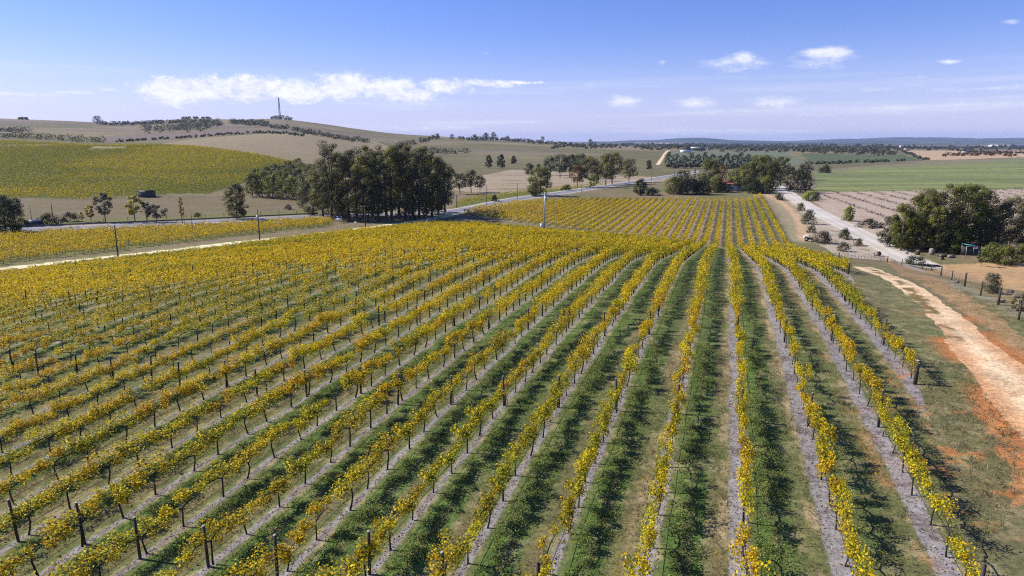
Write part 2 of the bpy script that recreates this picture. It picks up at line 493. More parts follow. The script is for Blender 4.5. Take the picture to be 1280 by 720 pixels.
Z_VERGE = poly((-150, 291), (0, 284), (200, 277), (400, 268), (400, 262), (200, 271), (60, 276), (-150, 284))
Z_HILLV = poly((-250, 248), (0, 247), (60, 248), (110, 251), (160, 246), (215, 242), (262, 242), (312, 226), (340, 215), (378, 205.5), (352, 200), (300, 190.5), (250, 184.3), (196, 181.5), (100, 181), (0, 176), (-250, 174))
Z_PALE = poly((196, 180.5), (250, 183.5), (300, 189.8), (352, 199.5), (378, 205), (440, 205), (500, 190), (470, 176), (430, 170.5), (350, 167), (300, 169), (240, 174))
Z_MAUVE = poly((130, 177), (190, 175), (260, 171), (330, 165), (300, 160), (250, 164), (170, 168), (120, 172))
BARE1 = poly((110, 187), (155, 186), (158, 183), (118, 183))
BARE2 = poly((-150, 184), (0, 183), (60, 182), (60, 180.5), (-150, 182))

ZN = dict(ground=0, vineyard_soil=1, dirt_track=2, farm_track=3, paddock=4, green_field=5, dry_field=6, hills=7, hillside_field=8, vineyard_terrace=9)

C = dict(
    dry=lin(130, 115, 88), green=lin(98, 106, 62), lush=lin(84, 106, 50), brown=lin(112, 102, 68), strip=lin(150, 142, 142), straw=lin(162, 144, 110),
    orange=lin(186, 116, 66), track=lin(224, 198, 158), red=lin(184, 146, 102), pale=lin(236, 220, 176), bank=lin(182, 168, 148),
    pink=lin(158, 142, 116), gfield=lin(120, 124, 80), beige=lin(180, 152, 120), greyg=lin(108, 114, 90), midg=lin(88, 98, 66),
    paddock=lin(116, 105, 74), verge=lin(112, 112, 62), palef=lin(144, 130, 100), mauve=lin(122, 106, 98), hill=lin(130, 117, 88), hillg=lin(110, 104, 72),
    dryv=lin(176, 158, 138), far=lin(112, 108, 96), dark=lin(92, 80, 62), wood=lin(46, 56, 44))


def mixc(c, col, w):
    w = np.asarray(w)[:, None]
    return c * (1 - w) + col * w


def ground_color(x, y):
    N = len(x)
    r = np.hypot(x, y)
    s, t = st(x, y)
    jx = (fbm(x / 1.3, y / 1.3, 71, 3) - .5); jy = (fbm(x / 1.3, y / 1.3, 72, 3) - .5)
    amp = .9 + r * .006
    xj, yj = x + jx * amp, y + jy * amp
    big = fbm(x / 40., y / 40., 1, 4); mid = fbm(x / 6., y / 6., 2, 4); fine = fbm(x / .7, y / .7, 4, 3)
    vb = fbm(x / 300., y / 300., 8, 4)
    c = np.tile(C['dry'], (N, 1)); z = np.zeros(N, int)
    c = mixc(c, C['green'], sstep(.4, .65, big) * .55)
    c = mixc(c, C['brown'], sstep(.5, .7, mid) * .5)
    # hills and the plain beyond
    far = (y > 430)
    hc = np.tile(C['hill'], (N, 1))
    hc = mixc(hc, C['hillg'], sstep(.42, .6, vb))
    hc = mixc(hc, C['palef'], sstep(.55, .7, fbm(x / 500. + 4, y / 160., 9, 3)) * .6)
    hc = mixc(hc, C['mauve'], sstep(.55, .7, fbm(x / 400., y / 200. + 7, 10, 3)) * .6)
    hc = hc * (.82 + .36 * fbm(x / 70., y / 35., 14, 4))[:, None] * (.9 + .2 * fbm(x / 14., y / 9., 15, 3))[:, None]
    c = np.where(far[:, None], hc, c); z[y > 700] = ZN['hills']
    pl = y > 2600
    # patchwork of far paddocks and woods
    cell = vnoise(np.floor(x / 420.) * 7.31, np.floor(y / 900.) * 3.17, 55)
    pc = np.tile(C['far'], (N, 1)); pc = mixc(pc, C['straw'], (cell > .55) * .8); pc = mixc(pc, C['wood'], sstep(.42, .56, fbm(x / 500., y / 1500., 56, 4)))
    pc = mixc(pc, C['wood'], sstep(8800, 10500, y) * .85)
    c = np.where(pl[:, None], pc, c)

    def put(P, col, zone=None, w=1.0, jit=True):
        m = inside(P, xj if jit else x, yj if jit else y)
        c[m] = c[m] * (1 - w) + col * w
        if zone: z[m] = ZN[zone]
        return m
    put(Z_PALE, C['palef'], 'hillside_field')
    put(Z_MAUVE, C['mauve'], None, .8)
    m = put(Z_HILLV, lin(92, 94, 36), 'vineyard_terrace')
    put(BARE1, C['straw'], None, .8); put(BARE2, C['straw'], None, .7)
    m = put(Z_PADDOCK, C['paddock'], 'paddock')
    c[m] = mixc(c[m], C['mauve'], sstep(.45, .7, mid[m]) * .3)
    put(Z_VERGE, C['verge'], None, .85)
    m = put(Z_PINK, C['pink'], 'paddock')
    c[m] = mixc(c[m], C['dark'], sstep(.6, .75, fbm(x[m] / 30., y[m] / 9., 12, 3)) * .4)
    put(Z_VSTRIP, lin(104, 108, 52), 'paddock')
    m = put(Z_GREEN, C['gfield'], 'green_field')
    st1 = fbm(x[m] / 90., y[m] / 7., 13, 4)
    c[m] = mixc(c[m], lin(142, 146, 84), sstep(.48, .66, st1) * .6); c[m] = mixc(c[m], lin(98, 110, 68), sstep(.55, .36, st1) * .6)
    put(Z_GREENEDGE, lin(124, 118, 92), None, .7)
    put(Z_BEIGE, C['beige'], 'dry_field'); put(Z_MIDGREEN, C['midg'], 'green_field'); put(Z_GREYGREEN, C['greyg'], 'green_field')
    m = put(Z_DRYV, C['dryv'], 'dry_field')
    c[m] = mixc(c[m], lin(150, 124, 100), sstep(.5, .7, mid[m]) * .5)
    m = put(Z_BANK, C['bank'], None)
    c[m] = mixc(c[m], lin(122, 108, 88), sstep(.45, .68, mid[m]) * .7)
    m = put(Z_RED, C['red'], 'dry_field')
    c[m] = mixc(c[m], C['straw'], sstep(.42, .62, fine[m]) * .6)
    put(Z_GREYS, lin(170, 160, 150), None, .85)
    # dirt hill top: grass between vines and track
    hilltop = (r < 130) & (t > 4)
    c[hilltop] = mixc(c[hilltop], C['green'], .55 * np.ones(hilltop.sum()))
    c[hilltop] = mixc(c[hilltop], C['brown'], sstep(.45, .62, mid[hilltop]) * .6)
    c[hilltop] = mixc(c[hilltop], C['straw'], sstep(.56, .7, fine[hilltop]) * .35)
    m = put(Z_ORANGE, lin(176, 138, 98), None, .6)
    c[m] = mixc(c[m], C['brown'], sstep(.5, .7, mid[m]) * .6)
    put(Z_DARKB, lin(112, 102, 78), None, .6)
    # vineyard floor
    sf = s_far(t)
    vin = (s > s_near(t) - 1.2) & (s < sf + 1) & (t > t_left(s) - 1) & (t < 16) & (r < 290)
    cc = (t - T0 + .25 * (fbm(x / 3., y / 3., 21, 2) - .5)) / ROWGAP
    ph = cc - np.floor(cc)
    k = np.floor(cc)
    def vine_floor(m, lushrow):
        p = ph[m]; g = np.tile(C['green'], (m.sum(), 1))
        n = fine[m]; n2 = mid[m]
        g = mixc(g, C['lush'], sstep(.08, .2, p) * (1 - sstep(.48, .62, p)) * lushrow[m] * (.4 + .6 * sstep(.35, .6, n2)))
        g = mixc(g, C['brown'], sstep(.5, .62, p) * (1 - sstep(.78, .9, p)) * (.2 + .5 * sstep(.35, .6, n2)))
        g = mixc(g, C['brown'], (1 - lushrow[m]) * .4 * sstep(.3, .6, n))
        g = mixc(g, C['straw'], sstep(.6, .75, n) * .3)
        kk = cc[m]; wide = sstep(-2.5, .2, kk)
        pd = p - np.round(p); d = np.abs(pd * ROWGAP + .16 * wide)
        for c0 in (.37, .73): g = mixc(g, lin(112, 98, 68), (1 - sstep(.04, .075, np.abs(p - c0))) * .5 * sstep(.3, .6, n2))
        w = .14 + .2 * wide + .16 * (fbm(x[m] / 1.1, y[m] / 1.1, 23, 3) - .5)
        sw = 1 - sstep(w - .06, w + .08, d)
        g = mixc(g, C['straw'], (1 - sstep(w + .1, w + .3, d)) * .4 * sstep(.4, .68, n))
        g = mixc(g, lin(188, 160, 124), wide * (1 - sstep(.1, .28, np.abs(pd * ROWGAP + .72))) * .45 * sstep(.42, .62, fbm(x[m] / .9, y[m] / 2.5, 24, 3)))
        g = mixc(g, C['strip'] * 1.0, sw * .85)
        g = mixc(g, lin(96, 86, 80), sw * sstep(.55, .7, n) * .7)
        return g
    lush = np.clip(1.15 - np.maximum(0, cc - 0.5) * .9, .15, 1) * (1 - .25 * sstep(-9, -20, cc))
    m = vin
    c[m] = vine_floor(m, lush); z[m] = ZN['vineyard_soil']
    # orange scars near the end posts and track
    sc_ = sstep(.56, .7, .6 * fbm(x / 2.6 + 5, y / 2.6, 29, 3) + .4 * fbm(x / .35, y / .35, 30, 2)) * (r < 60) * (1 - sstep(0, 4.5, dline(np.array([at(1150, 484)[:2], at(1195, 510)[:2], at(1235, 530)[:2], at(1262, 570)[:2], at(1275, 620)[:2]]), x, y) - .5))
    c = mixc(c, C['orange'], sc_ * .85)
    edge = (t > 6) & (t < 12.5) & (r < 45) & vin
    dd = np.minimum(ph, 1 - ph) * ROWGAP
    c = mixc(c, C['orange'], np.where(edge, (1 - sstep(.25, .6, np.abs(dd - .75))) * sstep(.54, .66, fbm(x / 1.2, y / 1.2, 33, 3)) * (ph > .5) * .22, 0))
    # headland
    hd = (s >= sf + 1) & (s < sf + 15) & (t < 17) & (t > -95)
    c[hd] = mixc(np.tile(lin(120, 128, 66), (hd.sum(), 1)), C['dry'], sstep(.4, .65, mid[hd]) * .8)
    m = inside(Z_BLOCK2, x, y)
    p = ph[m]; d = np.minimum(p, 1 - p) * ROWGAP
    g = np.tile(lin(132, 118, 82), (m.sum(), 1)); g = mixc(g, C['green'], sstep(.5, .65, p) * .6)
    g = mixc(g, C['straw'], sstep(.1, .25, p) * (1 - sstep(.4, .5, p)) * .9)
    c[m] = g; z[m] = ZN['vineyard_soil']
    m = inside(Z_BLOCK3, x, y); c[m] = C['verge']; z[m] = ZN['vineyard_soil']
    # tracks
    d = dline(FTRACK, xj, yj); near = d < 12
    c = mixc(c, lin(128, 128, 74), (1 - sstep(3.5, 6, d)) * .8)
    c = mixc(c, C['pale'], 1 - sstep(1.9, 2.6, d)); z[d < 2.3] = ZN['farm_track']
    c = mixc(c, lin(150, 146, 90), (1 - sstep(.25, .6, d)) * sstep(.4, .6, mid) * .7)
    d = dline(ORPATH, xj, yj); c = mixc(c, lin(206, 158, 116), (1 - sstep(1.0, 2.0, d)) * .9)
    c = mixc(c, lin(172, 158, 128), (1 - sstep(3, 8, d)) * .5)
    d = dline(FARTRACK, x, y); c = mixc(c, lin(226, 196, 158), (1 - sstep(1.6, 3.0, d)))
    m = inside(Z_APRON, x + jx * 1.6, y + jy * 1.6)
    c[m] = mixc(c[m], lin(186, 128, 82), .15 + .65 * sstep(.36, .64, .55 * mid[m] + .45 * fine[m]))
    m = inside(Z_TRACK, x + jx * .5 + (mid - .5) * .8, y + jy * .5)
    g = np.tile(C['track'], (m.sum(), 1))
    edge_ = dline(np.concatenate([Z_TRACK, Z_TRACK[:1]]), x[m], y[m])
    g = mixc(g, lin(204, 160, 112), sstep(.44, .7, fbm(x[m] / 2.6, y[m] / 2.6, 45, 4)) * .3)
    g = mixc(g, lin(190, 128, 78), (1 - sstep(.2, 1.6, edge_)) * .65 * sstep(75, 45, r[m]))
    g = mixc(g, lin(196, 128, 78), (1 - sstep(24, 33, r[m])) * (.35 + .65 * sstep(.42, .62, mid[m])) * .7)
    g = mixc(g, lin(170, 128, 88), sstep(.6, .72, fbm(x[m] / .8, y[m] / .8, 46, 3)) * .4)
    c[m] = g; z[m] = ZN['dirt_track']
    d = dline(L_MEDIAN, xj, yj)
    mm = m & (r > 38)
    c = mixc(c, lin(128, 108, 68), np.where(mm, (1 - sstep(.25, .75, d)) * sstep(.35, .55, fbm(x / 1.6, y / 1.6, 47, 3)), 0))
    # soft orange rim of the track
    dr = dline(Z_TRACK, x, y)
    c = mixc(c, C['orange'], np.where(~m & (r < 70), (1 - sstep(0, 1.6, dr)) * sstep(.42, .62, mid) * .8, 0))
    # verges of the roads
    d = dline(HIGHWAY, x, y); c = mixc(c, lin(178, 164, 142), (1 - sstep(6.0, 8.5, d)) * .8)
    d = dline(GRAVEL, xj, yj); c = mixc(c, lin(196, 180, 158), (1 - sstep(3.4, 5.5, d)) * .8)
    c = c * (.86 + .28 * fine)[:, None] * (.88 + .24 * mid)[:, None]
    return c, z


# ------------------------------------------------------------------ ground sheet: a fan of rings, fine near and coarse far
rad = [1.5, 4, 7, 9, 11]
while rad[-1] < 22000:
    r_ = rad[-1]
    k_ = .0033 if r_ < 60 else .0045 if r_ < 120 else .0065 if r_ < 260 else .009 if r_ < 1300 else .016 if r_ < 4000 else .02
    rad.append(r_ * (1 + k_))
rad = np.array(rad)
fine_a = np.arange(-42, 42.01, .075)
az = np.radians(np.concatenate([fine_a, np.arange(45, 316, 6.)]))
NA, NR = len(az), len(rad)
RR, AA = np.meshgrid(rad, az, indexing='ij')
GX = (RR * np.sin(AA)).ravel(); GY = (RR * np.cos(AA)).ravel()
GZ = terr(GX, GY)
GC, GZONE = ground_color(GX, GY)
idx = np.arange(NR * NA).reshape(NR, NA); nxt = np.roll(idx, -1, 1)
Q = np.stack([idx[:-1], nxt[:-1], nxt[1:], idx[1:]], -1).reshape(-1, 4)[:, ::-1]
QZ = GZONE[Q[:, 0]]
GV = np.stack([GX, GY, GZ], 1)
SLABEL = dict(ground='grassy ground of the valley and the vineyard hill', vineyard_soil='grassed vineyard floor with grey bare strips under the vine rows',
              dirt_track='pale and orange dirt track curving round the vineyard hill', farm_track='pale farm track between the two vineyard blocks',
              paddock='dry brown paddock beside the highway', green_field='flat green crop field', dry_field='dry pinkish and orange soil of the fields',
              hills='brown grassy hills and the far plain', hillside_field='bare pale field sloping up beside the hillside vineyard',
              vineyard_terrace='soil slope under the hillside vineyard')
for nm, zi in ZN.items():
    q = Q[QZ == zi]
    if nm == 'ground':
        # hub under the camera
        hub = idx[0]
        tr = np.stack([np.full(NA, NR * NA), nxt[0], idx[0]], 1)
        V = np.concatenate([GV, [[0, 0, float(terr(0., 1.))]]]); Cc = np.concatenate([GC, GC[:1]])
        used, inv = np.unique(np.concatenate([q.ravel(), tr.ravel()]), return_inverse=True)
        me = mesh_np(nm, V[used], inv[:q.size].reshape(-1, 4), inv[q.size:].reshape(-1, 3)[:, ::-1], Cc[used], True)
    else:
        if not len(q): continue
        used, inv = np.unique(q.ravel(), return_inverse=True)
        me = mesh_np(nm, GV[used], inv.reshape(-1, 4), None, GC[used], True)
    tag(link(nm, me, M_GROUND), SLABEL[nm], kind='structure')


# ------------------------------------------------------------------ roads (sheets over the ground)
def ribbon(name, L, offs, cols, dz, label, kind='structure', mat=M_ROAD):
    d = np.gradient(L, axis=0); d /= np.linalg.norm(d, axis=1)[:, None]
    nrm = np.stack([d[:, 1], -d[:, 0]], 1)
    n = len(offs); V = []; Cc = []
    for o, cl in zip(offs, cols):
        P = L + nrm * o
        V.append(np.stack([P[:, 0], P[:, 1], terr(P[:, 0], P[:, 1])], 1)); Cc.append(np.tile(cl, (len(L), 1)))
    V = np.stack(V, 1)
    zc = V[:, :, 2].max(1, keepdims=True) * .5 + V[:, :, 2].mean(1, keepdims=True) * .5
    V[:, :, 2] = np.maximum(V[:, :, 2], zc) + dz
    Cc = np.stack(Cc, 1)
    ii = np.arange(len(L) * n).reshape(len(L), n)
    q = np.stack([ii[:-1, :-1], ii[:-1, 1:], ii[1:, 1:], ii[1:, :-1]], -1).reshape(-1, 4)[:, ::-1]
    return tag(link(name, mesh_np(name, V.reshape(-1, 3), q, None, Cc.reshape(-1, 3), True), mat), label, kind=kind)


asph = lin(128, 126, 130); shoul = lin(186, 172, 152)
ribbon('road', HIGHWAY, [-6.2, -4.6, -4.5, 0, 4.5, 4.6, 6.2], [shoul, shoul, asph, asph * .95, asph, shoul, shoul], .12, 'sealed grey highway curving past the eucalypt grove')
for o in (-3.9, 3.9):
    ribbon('road_edge_line', HIGHWAY, [o - .09, o + .09], [lin(225, 225, 222)] * 2, .128, 'white painted edge line along the highway')
GRC = [lin(184, 166, 136), lin(202, 192, 176), lin(188, 178, 164), lin(206, 196, 180), lin(188, 178, 164), lin(202, 192, 176), lin(184, 166, 136)]
ribbon('gravel_road', GRAVEL, [-4.0, -3.1, -1.7, 0, 1.7, 3.1, 4.0], GRC, .1, 'straight pale gravel road running down to the farm trees')


# ------------------------------------------------------------------ leaves
def unit(a): return a / (np.linalg.norm(a, axis=-1, keepdims=True) + 1e-9)


def leaves(cent, size, rg, up=.35, bias=None, asp=.8):
    n = len(cent)
    nr = rg.normal(size=(n, 3)); nr[:, 2] = np.abs(nr[:, 2]) * (1 + up) + up
    if bias is not None: nr = nr + bias
    nr = unit(nr)
    a = unit(np.cross(nr, rg.normal(size=(n, 3)))); b = np.cross(nr, a)
    size = np.broadcast_to(np.asarray(size, float), (n,))[:, None] * rg.uniform(.7, 1.3, (n, 1))
    a = a * size * .5; b = b * size * .5 * asp
    # an uneven four-cornered leaf
    w = rg.uniform(.55, 1.0, (n, 4, 1))
    V = np.stack([cent + a * w[:, 0], cent + b * w[:, 1] + a * .15, cent - a * w[:, 2], cent - b * w[:, 3] + a * .15], 1)
    return V.reshape(-1, 3), np.arange(n * 4).reshape(-1, 4)


YEL, GOLD, OLIVE, VGRN, ORG, BRN = [np.array(c) for c in ((.80, .585, .014), (.70, .50, .012), (.36, .35, .02), (.14, .18, .022), (.46, .21, .012), (.22, .12, .03))]


def vine_cols(n, rg, green, orange):
    """green, orange: 0..1 per leaf"""
    u = rg.random(n); c = np.where((rg.random(n) < .55)[:, None], YEL, GOLD)
    c = np.where((u < green)[:, None], np.where((rg.random(n) < .6)[:, None], OLIVE, VGRN), c)
    u2 = rg.random(n)
    c = np.where((u2 < orange)[:, None], ORG, c); c = np.where((u2 > .965)[:, None], BRN, c)
    return c * rg.uniform(.7, 1.2, (n, 1))


def vine_shape(n, rg, full=1.0, half=.95, fat=1.0):
    """leaf centres of one vine in its own frame: x along the row"""
    k = int(rg.integers(8, 13))
    sx = np.linspace(-half, half, k) + rg.normal(0, .09, k)
    keep = rg.random(k) < full
    if not keep.any(): keep[0] = True
    sx = sx[keep]; k = len(sx)
    hy = rg.normal(0, .15, k); hz = rg.uniform(.92, 1.38, k); rr = rg.uniform(.17, .31, k) * fat
    w = rr ** 2; w /= w.sum()
    ci = rg.choice(k, n, p=w)
    off = rg.normal(size=(n, 3)) * np.array([.66, .58, .6]); off *= np.minimum(1, 1.35 / (np.linalg.norm(off, axis=1, keepdims=True) + .01))
    p = np.stack([sx[ci], hy[ci], hz[ci]], 1) + off * rr[ci][:, None]
    # drooping shoots
    m = rg.random(n) < .06
    p[m, 2] -= rg.uniform(.1, .5, m.sum()); p[m, 1] += rg.normal(0, .12, m.sum())
    p[:, 2] = np.maximum(p[:, 2], .35)
    return p


def green_at(x, y):
    s, t = st(x, y)
    g = .10 + .12 * sstep(-10, -2, (t - T0) / 3) + .4 * sstep(.48, .7, fbm(x / 22., y / 14., 61, 3)) + .2 * sstep(-1, 5, (t - T0) / 3)
    g = g + .3 * sstep(170, 225, s) + .3 * sstep(80, 130, s) * sstep(.42, .62, fbm(x / 35., y / 18., 68, 3))
    return np.clip(g, 0, .85)


def orange_at(x, y): return .02 + .24 * sstep(.62, .78, fbm(x / 9., y / 9., 63, 3))


# list all vines and posts of the main block
SP_V, SP_P = 1.9, 15.2
vines, posts = [], []
for k in range(-52, 5):
    t = T0 + ROWGAP * k
    s1 = float(s_far(t)); s0 = max(float(s_near(t)), 9.0)
    ss = np.arange(s0 + 1, s1, SP_V)
    ss = ss + rng.normal(0, .12, len(ss))
    for s in ss:
        if t < t_left(s): continue
        x, y = xy(s, t + rng.normal(0, .05)); vines.append((k, s, x, y))
    off = {}.get(k, 0)
    ps = np.arange(17.4 - 15.2 + (k % 3 - 1) * .25 + (-.17 * k - .9 if k > -9 else 0) * 0, s1 - 2, SP_P)
    for s in ps:
        if s < s0 - .5 or s > s1 - 3 or t < t_left(s): continue
        x, y = xy(s + .25 * rng.normal(), t); posts.append((k, s, x, y, 0))
    if k >= 2: x, y = xy(s0, t); posts.append((k, s0, x, y, 1))
    x, y = xy(s1 - .5, t)
    if t > t_left(s1): posts.append((k, s1, x, y, 1))
vines = np.array(vines); posts = np.array(posts)


def near_first(A, hgt, most):
    x, y = A[:, 2], A[:, 3]; z = terr(x, y)
    px, py, Z = proj(x, y, z + hgt)
    vis = (px > -12) & (px < 1292) & (py < 732) & (Z > 5)
    order = np.argsort(np.where(vis, Z, 1e6))
    sel = order[:most]; sel = sel[vis[sel]]
    rest = np.setdiff1d(np.arange(len(A)), sel)
    return sel, rest, Z


ORD = ['first', 'second', 'third', 'fourth', 'fifth', 'sixth', 'seventh', 'eighth', 'ninth', 'tenth', 'eleventh', 'twelfth', 'thirteenth', 'fourteenth', 'fifteenth', 'sixteenth', 'seventeenth', 'eighteenth', 'nineteenth']
TENS = {20: 'twent', 30: 'thirt', 40: 'fort', 50: 'fift', 60: 'sixt'}


def ordn(n):
    if n < 20: return ORD[n - 1]
    t = n // 10 * 10
    return TENS[t] + 'ieth' if n == t else TENS[t] + 'y-' + ORD[n - t - 1]


# ---- near vines as single things
sel, rest, VZ = near_first(vines, 1.1, 300)
NVAR = 14
vmesh, tmesh, vfull = [], [], []
for i in range(NVAR):
    rg = np.random.default_rng(100 + i)
    full = [1, .95, .9, .85, .8, .72, .62, 1, .8, .7, .5, .38, .1, .75][i]
    n = int(1250 * full)
    p = vine_shape(n, rg, full, .95, .88)
    g = [.1, .2, .3, .15, .45, .2, .25, .6, .12, .35, .25, .3, .18, .4][i]; o = [.05, .1, .03, .25, .05, .12, .05, .02, .08, .05, .3, .1, .05, .08][i]
    inner = np.clip((1.05 - p[:, 2]) * .6, 0, .35)
    V, q = leaves(p, .104, rg, .55)
    c = np.repeat(vine_cols(n, rg, np.clip(g + inner, 0, 1), o), 4, 0)
    vmesh.append(mesh_np('vine_foliage', V, q, None, c)); vmesh[-1].materials.append(M_VINE1); vfull.append((full, g, o))
for i in range(6):
    rg = np.random.default_rng(200 + i); b = MB()
    bx, by = rg.normal(0, .05, 2)
    b.tube([[0, 0, -.06], [bx * .4, by, .3], [bx, by * 1.5, .62], [bx * .6, by, .9]], [.042, .033, .03, .036], 6)
    for sg in (-1, 1):
        b.tube([[bx * .6, by, .86], [sg * .25, by * .6, .98], [sg * .6, rg.normal(0, .03), 1.0], [sg * .92, 0, .99]], [.035, .028, .022, .014], 5)
        for q_ in range(5):
            a = sg * rg.uniform(.1, .9); b.tube([[a, 0, 1.0], [a + rg.normal(0, .08), rg.normal(0, .1), 1.25], [a + rg.normal(0, .14), rg.normal(0, .2), 1.48]], [.008, .006, .004], 3, False)
    me = b.mesh('vine_trunk'); me.materials.append(M_BARK); tmesh.append(me)

count = {}
for j in sel[np.lexsort((vines[sel, 1], -vines[sel, 0]))]:
    k, s, x, y = vines[j]; k = int(k)
    count[k] = count.get(k, 0) + 1
    u = rng.random()
    ga, oa = float(green_at(x, y)), float(orange_at(x, y))
    w = np.array([math.exp(-((v[1] - ga) / .13) ** 2 - ((v[2] - oa) / .12) ** 2) * (.9 if v[0] < .75 and k > -6 else .35 if v[0] < .75 else 1) + .02 for v in vfull]); w /= w.sum()
    vi = int(rng.choice(NVAR, p=w))
    f, g, o = vfull[vi]
    look = ('nearly bare ' if f < .2 else 'sparse ' if f < .75 else 'full ' if f > .93 else '') + ('orange tinged' if o > .2 else 'greenish' if g > .35 else 'golden')
    t_ = thing('grapevine', f'{look} grapevine, {ordn(count[k])} from the bottom of the {ordn(5 - k)} row from the dirt track', 'grapevine',
               (x, y, float(terr(x, y))), R(90) - TH + (math.pi if rng.random() < .5 else 0) + rng.normal(0, .05), 'grapevines in the nearest rows')
    sc1 = rng.uniform(.82, 1.16)
    nar = float(np.clip(1.08 - .07 * (k + 5), .74, 1.34)); t_.scale = (rng.uniform(.95, 1.08), sc1 * nar, sc1 * rng.uniform(.94, 1.05))
    link('trunk', tmesh[int(rng.integers(6))], None, t_); link('foliage', vmesh[vi], None, t_)


# ---- the many others as one object
def bulk_vines(name, label, X, Y, nleaf, size, rows_dir, seed, full=.85, greenf=green_at, orangef=orange_at, zs=1.0, trunks=True, half=.95, fat=1.25):
    rg = np.random.default_rng(seed)
    N = len(X); Zt = terr(X, Y)
    Vl, Cl = [], []
    ca, sa = np.cos(rows_dir), np.sin(rows_dir)
    bank = [[vine_shape(int(n), rg, full * rg.uniform(.75, 1.1), half, fat) for _ in range(24)] for n in (nleaf if isinstance(nleaf, (list, tuple)) else [nleaf])]
    lod = np.zeros(N, int) if not isinstance(nleaf, (list, tuple)) else LOD_OF(X, Y)
    sizes = size if isinstance(size, (list, tuple)) else [size]
    Vs, Cs = [], []
    for L in range(len(bank)):
        ids = np.where(lod == L)[0]
        if not len(ids): continue
        n = len(bank[L][0]); B = np.array(bank[L])
        ch = rg.integers(0, 24, len(ids))
        P = B[ch].copy()                                           # [m, n, 3]
        fl = np.where(rg.random(len(ids)) < .5, 1, -1)[:, None]
        sc_ = rg.uniform(.85, 1.15, len(ids))[:, None]
        px_ = P[..., 0] * fl; py_ = P[..., 1] * sc_; pz_ = P[..., 2] * sc_ * zs
        wx = X[ids][:, None] + px_ * ca - py_ * sa; wy = Y[ids][:, None] + px_ * sa + py_ * ca; wz = Zt[ids][:, None] + pz_
        P = np.stack([wx, wy, wz], -1)
        drop = rg.random(len(ids)) > .07
        P = P[drop]; I = ids[drop]
        V, q = leaves(P.reshape(-1, 3), sizes[L], rg, .5)
        gg = np.repeat(np.clip(greenf(X[I], Y[I]) + rg.normal(0, .08, len(I)), 0, 1), n); oo = np.repeat(orangef(X[I], Y[I]), n)
        Vs.append(V); Cs.append(np.repeat(vine_cols(len(gg), rg, gg, oo), 4, 0))
    V = np.concatenate(Vs); Cc = np.concatenate(Cs)
    q = np.arange(len(V)).reshape(-1, 4)
    if trunks:
        w = .045
        o = np.array([[-w, -w], [w, -w], [0, w]])
        b = np.stack([np.concatenate([X[:, None] + o[None, :, 0]] * 2, 1), np.concatenate([Y[:, None] + o[None, :, 1]] * 2, 1),
                      np.concatenate([np.repeat(Zt[:, None] - .05, 3, 1), np.repeat(Zt[:, None] + .98 * zs, 3, 1)], 1)], -1)
        n0 = len(V); V = np.concatenate([V, b.reshape(-1, 3)]); Cc = np.concatenate([Cc, np.tile([.03, .023, .018], (N * 6, 1))])
        e = n0 + np.arange(N)[:, None] * 6
        q = np.concatenate([q, np.concatenate([e + np.array([0, 1, 4, 3]), e + np.array([1, 2, 5, 4]), e + np.array([2, 0, 3, 5])])])
    o = link(name, mesh_np(name, V, q, None, Cc), M_VINE)
    return tag(o, label, 'vines', kind='stuff')


def LOD_OF(X, Y):
    r = np.hypot(X, Y); return np.where(r < 70, 0, np.where(r < 110, 1, 2))


bulk_vines('vine_rows', 'golden vine rows covering the rest of the near vineyard', vines[rest, 2], vines[rest, 3], [620, 300, 190], [.135, .2, .27], R(90) - TH, 11, fat=1.42, full=1.0)

# second block beyond the headland
B2 = []
for k in range(-33, 7):
    t = T0 + ROWGAP * k
    for s in np.arange(165, 385, SP_V): B2.append(xy(s, t))
B2 = np.array(B2); B2 = B2[inside(Z_BLOCK2, B2[:, 0], B2[:, 1])]
bulk_vines('valley_vine_rows', 'straight yellow vine rows of the block below the farmhouse', B2[:, 0], B2[:, 1], 80, .36, R(90) - TH, 12, fat=1.6,
           greenf=lambda x, y: .22 + .4 * sstep(.45, .7, fbm(x / 30., y / 30., 65, 3)), orangef=lambda x, y: .06 + .3 * sstep(.5, .7, fbm(x / 40., y / 15., 66, 3)))

# third block between track and highway: rows along the track
d3 = unit(np.array([at(400, 292.5)[:2] - at(0, 337)[:2]]))[0]; n3 = np.array([-d3[1], d3[0]]); o3 = at(0, 331)[:2]
B3 = np.array([o3 + d3 * u + n3 * v for v in np.arange(.5, 75, 2.8) for u in np.arange(-60, 170, 1.9)])
B3 = B3[inside(Z_BLOCK3, B3[:, 0], B3[:, 1])]
bulk_vines('roadside_vine_rows', 'bright yellow vine block between the pale farm track and the highway', B3[:, 0], B3[:, 1], 110, .34, math.atan2(d3[1], d3[0]), 13, zs=1.2, fat=1.6, full=1.0,
           greenf=lambda x, y: .12 + .6 * (1 - sstep(5, 16, dline(HIGHWAY, x, y) - 6)), orangef=lambda x, y: .1 + 0 * x)

